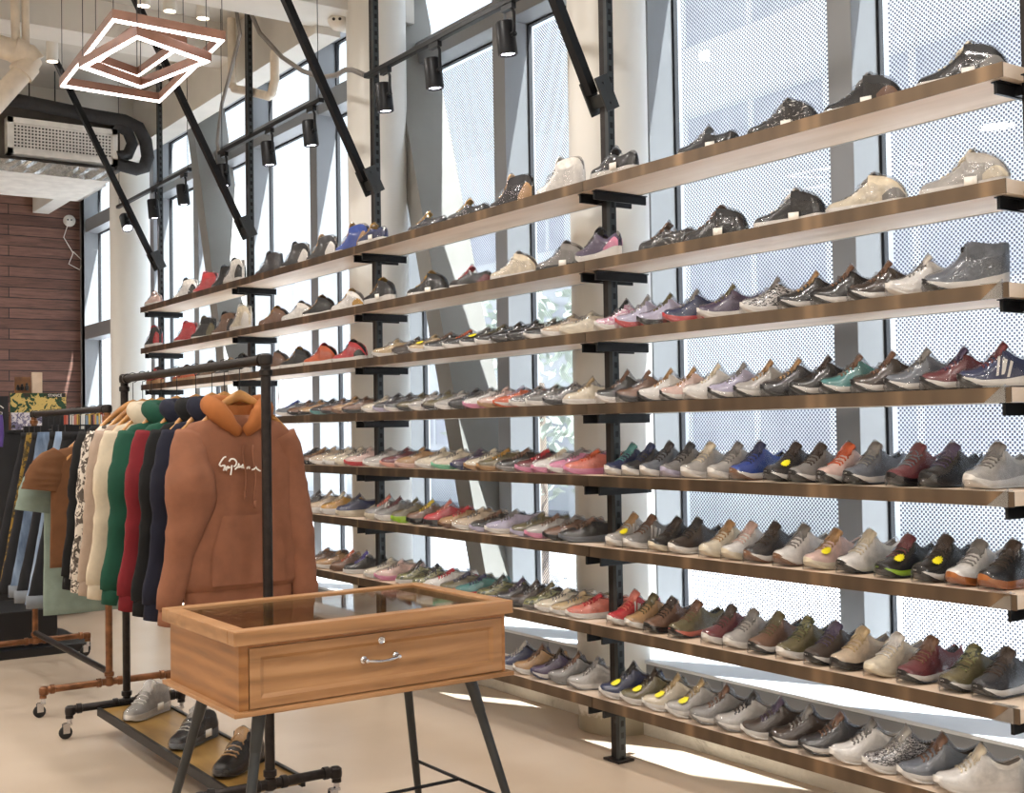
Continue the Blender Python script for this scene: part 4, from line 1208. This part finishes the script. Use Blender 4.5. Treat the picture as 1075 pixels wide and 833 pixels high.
for i, (a, b, hs) in enumerate(TR):
    t = thing('light_track', ((a+b)/2, 0, 3.8), f'{TW[i]} black ceiling-hung light track above the shoe shelves', 'light track', 'light tracks above the shelves')
    m = MB(); m.span((a, -.018, 3.785), (b, .018, 3.815), .003); m.build('rail', 'black_metal', t)
    m = MB()
    for x in (a+.05, b-.05): m.tube([(x, 0, 3.81), (x, 0, ZC)], .003, 6)
    m.build('hanger_rod', 'black_metal', t)
    for j, x in enumerate(hs):
        h = thing('track_spotlight', (x, 0, 3.785), f'black track spotlight, {["first", "second", "third"][j]} from the far end of the {TW[i]} track', 'spotlight', 'black track spotlights')
        R = Matrix.Rotation(radians(-38), 3, 'Y') if (i, j) == (0, 0) else Matrix.Rotation(radians(6), 3, 'X')
        c = Vector((x-.02, 0, 3.61)); ax = R @ Vector((0, 0, 1))
        m = MB(); m.span((x-.05, -.014, 3.755), (x+.05, .014, 3.785)); m.tube([(x+.03, 0, 3.76), (x+.05, 0, 3.73), (x+.05, 0, 3.62)], .009, 8); m.tube([(x+.055, 0, 3.62), (x+.03, 0, 3.62)], .015, 8); m.build('arm', 'black_metal', h, True)
        m = MB(); prof = [(.0, .09), (.044, .09), (.05, .08), (.052, -.08), (.046, -.084), (.040, -.07), (0, -.07)]; rs = []
        for r, z in prof: rs.append([c+R @ Vector((r*cos(2*pi*k/20), r*sin(2*pi*k/20), z)) for k in range(20)])
        m.rings(rs); m.build('lamp_head', 'black_metal', h, True)
        m = MB(); rs = [[c+R @ Vector((r*cos(2*pi*k/20), r*sin(2*pi*k/20), z)) for k in range(20)] for r, z in ((.040, -.073), (.028, -.078), (.004, -.079))]; m.rings(rs); m.build('lens', 'spot_lens', h, True)
        p = c-ax*.10; spot(p, (p.x, p.y-.12, 0) if (i, j) != (0, 0) else p-ax, 26, .04, (1, .93, .86), 75)
for i, (x, y, z) in enumerate(((-10.49, -.92, 4.75), (-8.76, -.70, 4.75), (-8.77, -.5, 4.75), (-8.79, -.235, 4.75))):
    t = thing('cylinder_downlight', (x, y, ZC), f'white cylinder downlight on the ceiling, {["far one beside the big pipe", "nearest the pendant", "middle of the row of three", "closest to the windows"][i]}', 'downlight', 'white cylinder downlights')
    m = MB(); m.lathe((x, y, z), [(.040, .012), (.046, 0), (.048, .004), (.048, ZC-z), (0, ZC-z)], 20); m.build('housing', 'white_paint', t, True)
    m = MB(); m.lathe((x, y, z+.008), [(0, 0), (.040, 0), (.040, .004), (0, .004)], 20); m.build('lens', 'down_lens', t)
for x, y in ((-10.9, -1.25), (-11.3, -.47)):
    t = thing('recessed_downlight', (x, y, ZC), 'round recessed downlight in the ceiling '+('above the big pipe' if y < -1 else 'behind the pendant'), 'downlight', 'recessed downlights')
    m = MB(); m.lathe((x, y, ZC-.012), [(.065, 0), (.085, .003), (.085, .012), (.065, .012), (.065, 0)], 24); m.build('ring', 'white_paint', t, True)
    m = MB(); m.lathe((x, y, ZC-.010), [(0, 0), (.064, 0), (.064, .006), (0, .006)], 24); m.build('lens', 'down_lens', t)
# pipes
def pipe(name, label, cat, mat, paths, r, seg=14, part='pipe'):
    t = thing(name, paths[0][0], label, cat)
    for k, p in enumerate(paths):
        m = MB(); m.tube(p, r[k] if isinstance(r, list) else r, seg); m.build(part, mat, t, True)
    return t
t = pipe('ceiling_pipe', 'thick cream pipes meeting at an elbow under the ceiling, left of the pendant', 'pipe', 'pipe_cream', [[(-9.3, -2.975, 4.62), (-9.3, -1.675, 4.46), (-9.3, -1.375, 4.41), (-9.3, -1.345, 4.37)], [(-9.3, -1.355, 4.40), (-9.3, -1.415, 4.30), (-9.3, -1.975, 3.55), (-9.3, -2.275, 3.1)], [(-9.3, -1.475, 4.42), (-9.3, -1.485, ZC)], [(-9.3, -1.405, 4.42), (-9.3, -1.410, ZC)]], [.085, .075, .032, .028], 18)
m = MB(); m.tube([(-9.3, -1.390, 4.345), (-9.3, -1.445, 4.265)], .092, 18); m.tube([(-9.3, -1.420, 4.42), (-9.3, -1.495, 4.44)], .098, 18); m.build('coupling', 'pipe_cream', t, True)
pipe('drain_pipe', 'thin cream pipe bending under the window beam', 'pipe', 'pipe_cream', [[(-9.357, .22, ZC), (-9.347, .22, 4.45), (-9.30, .22, 4.40), (-8.99, .22, 4.307), (-8.62, .22, 4.18), (-8.56, .22, 4.19), (-8.5, .22, 4.28), (-8.5, .22, 4.5)]], .035)
pipe('flexible_conduit', 'grey flexible conduit drooping from the ceiling to the near light track', 'conduit', 'conduit_grey', [[(-8.74, .10, 4.914), (-8.5, .10, 4.62), (-8.21, .15, 4.365), (-7.82, .13, 4.16), (-7.5, .12, 4.03), (-7.23, .10, 3.977), (-7.05, .08, 3.965), (-6.9, .05, 3.92), (-6.66, .01, 3.82)]], .017)
pipe('looped_conduit', 'grey flexible conduit looping down to the middle light track', 'conduit', 'conduit_grey', [[(-8.78, .02, 4.93), (-8.76, .05, 4.674), (-9.052, .08, 4.434), (-9.25, .09, 4.25), (-9.30, .08, 4.05), (-9.2, .03, 3.92), (-9.11, 0, 3.85), (-9.10, 0, 3.80)]], .015)
# air conditioning
t = thing('air_conditioner', (-11.6, -.6, 3.7), 'ceiling air-conditioning unit with white grille above the plank wall', 'air conditioner')
m = MB(); m.span((-12.4, -3.2, 4.095), (-11.52, -.04, 4.62), .01); m.build('housing', 'ac_body', t)
m = MB(); m.span((-12.6, -3.4, 3.98), (-11.45, -.16, 4.085), .01); m.build('duct', 'duct_white', t)
m = MB(); g = []
for i in range(4):
    g.append([(-11.425+.012*noise.noise(Vector((j*.9, i, 0))), -3.2+3.05*j/60, 3.975+.115*i/3+.012*noise.noise(Vector((j*.7, i*2, 5)))) for j in range(61)])
m.rings(g, False, False, False); m.build('foil_wrap', 'foil', t)
gr = MB(); y0, y1, z0, z1, xg = -1.085, -.10, 4.14, 4.47, -11.40
gr.span((xg-.12, y0, z0), (xg, y0+.05, z1)); gr.span((xg-.12, y1-.05, z0), (xg, y1, z1)); gr.span((xg-.12, y0, z0), (xg, y1, z0+.05)); gr.span((xg-.12, y0, z1-.05), (xg, y1, z1))
gp = gr.build('grille_frame', 'duct_white', t)
m = MB(); m.span((xg-.12, y0+.04, z0+.04), (xg-.05, y1-.04, z1-.04)); m.build('grille_back', 'vent_dark', gp)
m = MB(); n = 30
for i in range(n): y = y0+.055+(y1-y0-.11)*i/(n-1); m.span((xg-.03, y-.0055, z0+.05), (xg-.012, y+.0055, z1-.05))
for i in range(8): z = z0+.06+(z1-z0-.12)*i/7; m.span((xg-.026, y0+.05, z-.006), (xg-.010, y1-.05, z+.006))
m.build('grille_slats', 'duct_white', gp)
m = MB(); m.tube([(-11.45, -1.5, 4.66), (-11.4, -.9, 4.615), (-11.4, -.307, 4.573), (-11.4, -.03, 4.565), (-11.4, .10, 4.52), (-11.4, .165, 4.40), (-11.4, .185, 4.244), (-11.4, .15, 4.14), (-11.4, .08, 4.115), (-11.42, -.10, 4.15)], .062, 14)
m.tube([(-11.42, -.12, 4.53), (-11.42, .0, 4.47), (-11.42, .045, 4.36), (-11.42, .0, 4.25), (-11.42, -.1, 4.22)], .055, 14); m.build('insulated_pipe', 'insulation', t, True)
m = MB()
for y in (-.85, -.62): m.tube([(-11.6, y, 4.6), (-11.6, y, ZC)], .006, 6)
m.build('hanger_rod', 'black_metal', t)
# cameras
def dome(loc, label, nrm, cable):
    t = thing('security_camera', loc, label, 'security camera', 'white security cameras'); p = Vector(loc); nrm = Vector(nrm)
    R = nrm.to_track_quat('Z', 'Y').to_matrix(); m = MB(); rs = [[p+R @ Vector((r*cos(2*pi*k/24), r*sin(2*pi*k/24), z)) for k in range(24)] for r, z in ((.0, 0), (.075, 0), (.078, .03), (.066, .04), (.06, .062), (.045, .085), (.02, .097), (0, .098))]
    m.rings(rs); m.build('housing', 'white_paint', t, True); m = MB()
    for s in (-1, 1): m.rings([[p+R @ Vector((s*.022+.011*cos(2*pi*k/12), .012+.011*sin(2*pi*k/12), z)) for k in range(12)] for z in (.07, .102)])
    m.build('lens', 'plastic_black', t)
    if cable: m = MB(); m.tube(cable, .006, 6); m.build('cable', 'white_paint', t, True)
dome((-7.77, .40, 4.56), 'white twin-lens security camera on the beam beside the cream column', (.75, -.55, -.35), None)
dome((-16.39, .76, 4.43), 'white twin-lens security camera on the plank wall, cable dangling', (1, -.2, -.15), [(-16.38, .74, 4.38), (-16.36, .68, 4.2), (-16.36, .80, 4.0), (-16.35, .74, 3.85), (-16.35, .88, 3.78), (-16.35, .92, 3.9), (-16.36, .80, 4.02)])

# ------------------------------------------------------------------ outside the windows
plain('paving', '#96969a', .9, 0, .06, 2); plain('facade_pale', '#eef0f2', .8, 0, .04, 1); plain('facade_band', '#cfd0d8', .5, 0, .1, 2); plain('leaf', '#b3bcae', .6, 0, .35, 3); plain('bark', '#7b6d60', .9); plain('banner_red', '#c2303c', .6)
mb = MB(); mb.span((-45, 1.3, -.35), (25, 40, -.2)); struct('ground', mb, 'paving')
def building(label, x0, x1, y, h, rows, fx):
    t = thing('street_building', ((x0+x1)/2, y, -.2), label, 'building', 'buildings across the street'); m = MB(); m.span((x0, y, -.2), (x1, y+6, h)); m.build('wall', 'facade_pale', t)
    for r in range(rows):
        z = 1.2+r*2.1; m = MB(); m.span((x0+.4, y-.06, z), (x1-.4, y+.1, z+.95)); w = m.build('window_band', 'facade_band', t); m = MB()
        n = int((x1-x0)/fx)
        for k in range(n): m.span((x0+.4+k*fx, y-.09, z), (x0+.5+k*fx, y-.05, z+.95))
        m.build('mullions', 'facade_pale', w)
building('pale building with grey window bands across the street, seen behind the table-side column', -17, -7.5, 9.5, 10.5, 4, 1.4)
building('tall pale building across the street, seen through the near windows', -6.6, 9, 13, 15, 6, 2.2)
building('low pale building far down the street', -42, -19, 12, 8, 3, 1.6)
def tree(x, y, h, label):
    t = thing('street_tree', (x, y, -.2), label, 'tree', 'trees on the street'); m = MB(); m.tube([(x, y, -.2), (x+.05, y, 1), (x, y+.05, 2.1)], [.12, .09, .06], 10); m.build('trunk', 'bark', t, True)
    m = MB(); r = random.Random(x)
    for k in range(900):
        a, b = r.uniform(0, 2*pi), math.acos(r.uniform(-1, 1)); R = r.uniform(.45, 1)**.5
        c = Vector((x+1.15*R*sin(b)*cos(a), y+1.15*R*sin(b)*sin(a), h+1.25*R*cos(b))); u = Vector((r.gauss(0, 1), r.gauss(0, 1), r.gauss(0, 1))).normalized(); w = u.orthogonal().normalized()
        m.add([c-u*.09, c+w*.04, c+u*.09, c-w*.04], [(0, 1, 2, 3)])
    m.build('crown', 'leaf', t)
tree(-11.2, 4.6, 2.0, 'pale green street tree outside, seen behind the sloping brace')
t = thing('reflection_banner', (-16.5, 3.4, 0), 'red and white banner shape outside the far windows, standing in for a reflection', 'banner'); m = MB(); m.tube([(-16.5, 3.4, -.2), (-16.5, 3.4, 3.4)], .03, 8); m.build('post', 'frame_silver', t, True)  # added outside: a reflection in the glass given the shape of a banner
m = MB(); m.span((-16.45, 3.39, 1.9), (-15.6, 3.41, 3.2)); m.build('cloth', 'paper_white', t)
m = MB(); m.bar((-16.4, 3.38, 2.0), (-15.7, 3.38, 3.1), .16, .01, (0, 1, 0)); m.bar((-16.4, 3.375, 3.1), (-15.7, 3.375, 2.0), .16, .01, (0, 1, 0)); m.build('red_cross_bars', 'banner_red', t)

# ------------------------------------------------------------------ light
def area(x, y, z, power, size, col):
    l = bpy.data.lights.new('downlight', 'AREA'); l.shape = 'DISK'; l.size = size; l.energy = power; l.color = col; l.spread = radians(165)
    o = bpy.data.objects.new('downlight_lamp', l); COL.objects.link(o); o.location = (x, y, z)
for x in (-14.5, -12, -9.6, -7.2, -4.8, -2.2, .6, 3):
    for y in (-5.4, -3.3, -1.4):
        if (x, y) == (-9.6, -1.4): continue
        area(x, y, 4.68 if y > -2 else 4.6, LAMP, .35, (1, .945, .885))
s = bpy.data.lights.new('sun', 'SUN'); s.energy = SUN; s.angle = radians(.6); s.color = (1, .985, .96)
o = bpy.data.objects.new('sun', s); COL.objects.link(o); o.rotation_euler = Vector((-.40, -.205, -1)).to_track_quat('-Z', 'Y').to_euler()
w = bpy.data.worlds.new('sky'); SC.world = w; w.use_nodes = True; nt = w.node_tree; bg = nt.nodes['Background']
tc = nt.nodes.new('ShaderNodeTexCoord'); sp = nt.nodes.new('ShaderNodeSeparateXYZ'); cr = nt.nodes.new('ShaderNodeValToRGB')
nt.links.new(tc.outputs['Generated'], sp.inputs[0]); nt.links.new(sp.outputs['Z'], cr.inputs[0]); nt.links.new(cr.outputs[0], bg.inputs[0])
cr.color_ramp.elements[0].position = 0; cr.color_ramp.elements[0].color = (.96, .96, 1, 1); cr.color_ramp.elements[1].position = .6; cr.color_ramp.elements[1].color = (.84, .90, 1, 1)
bg.inputs[1].default_value = SKY
vs = SC.view_settings; SC.display_settings.display_device = 'sRGB'; vs.view_transform = 'Standard'; vs.look = 'None'; vs.gamma = 1; vs.use_curve_mapping = False; vs.exposure = EXPO
c = SC.cycles; c.use_denoising = True; c.max_bounces = 8; c.diffuse_bounces = 4; c.glossy_bounces = 4; c.transmission_bounces = 6; c.transparent_max_bounces = 40
c.caustics_reflective = False; c.caustics_refractive = False; c.sample_clamp_indirect = 6
try: c.denoiser = 'OPENIMAGEDENOISE'
except Exception: pass
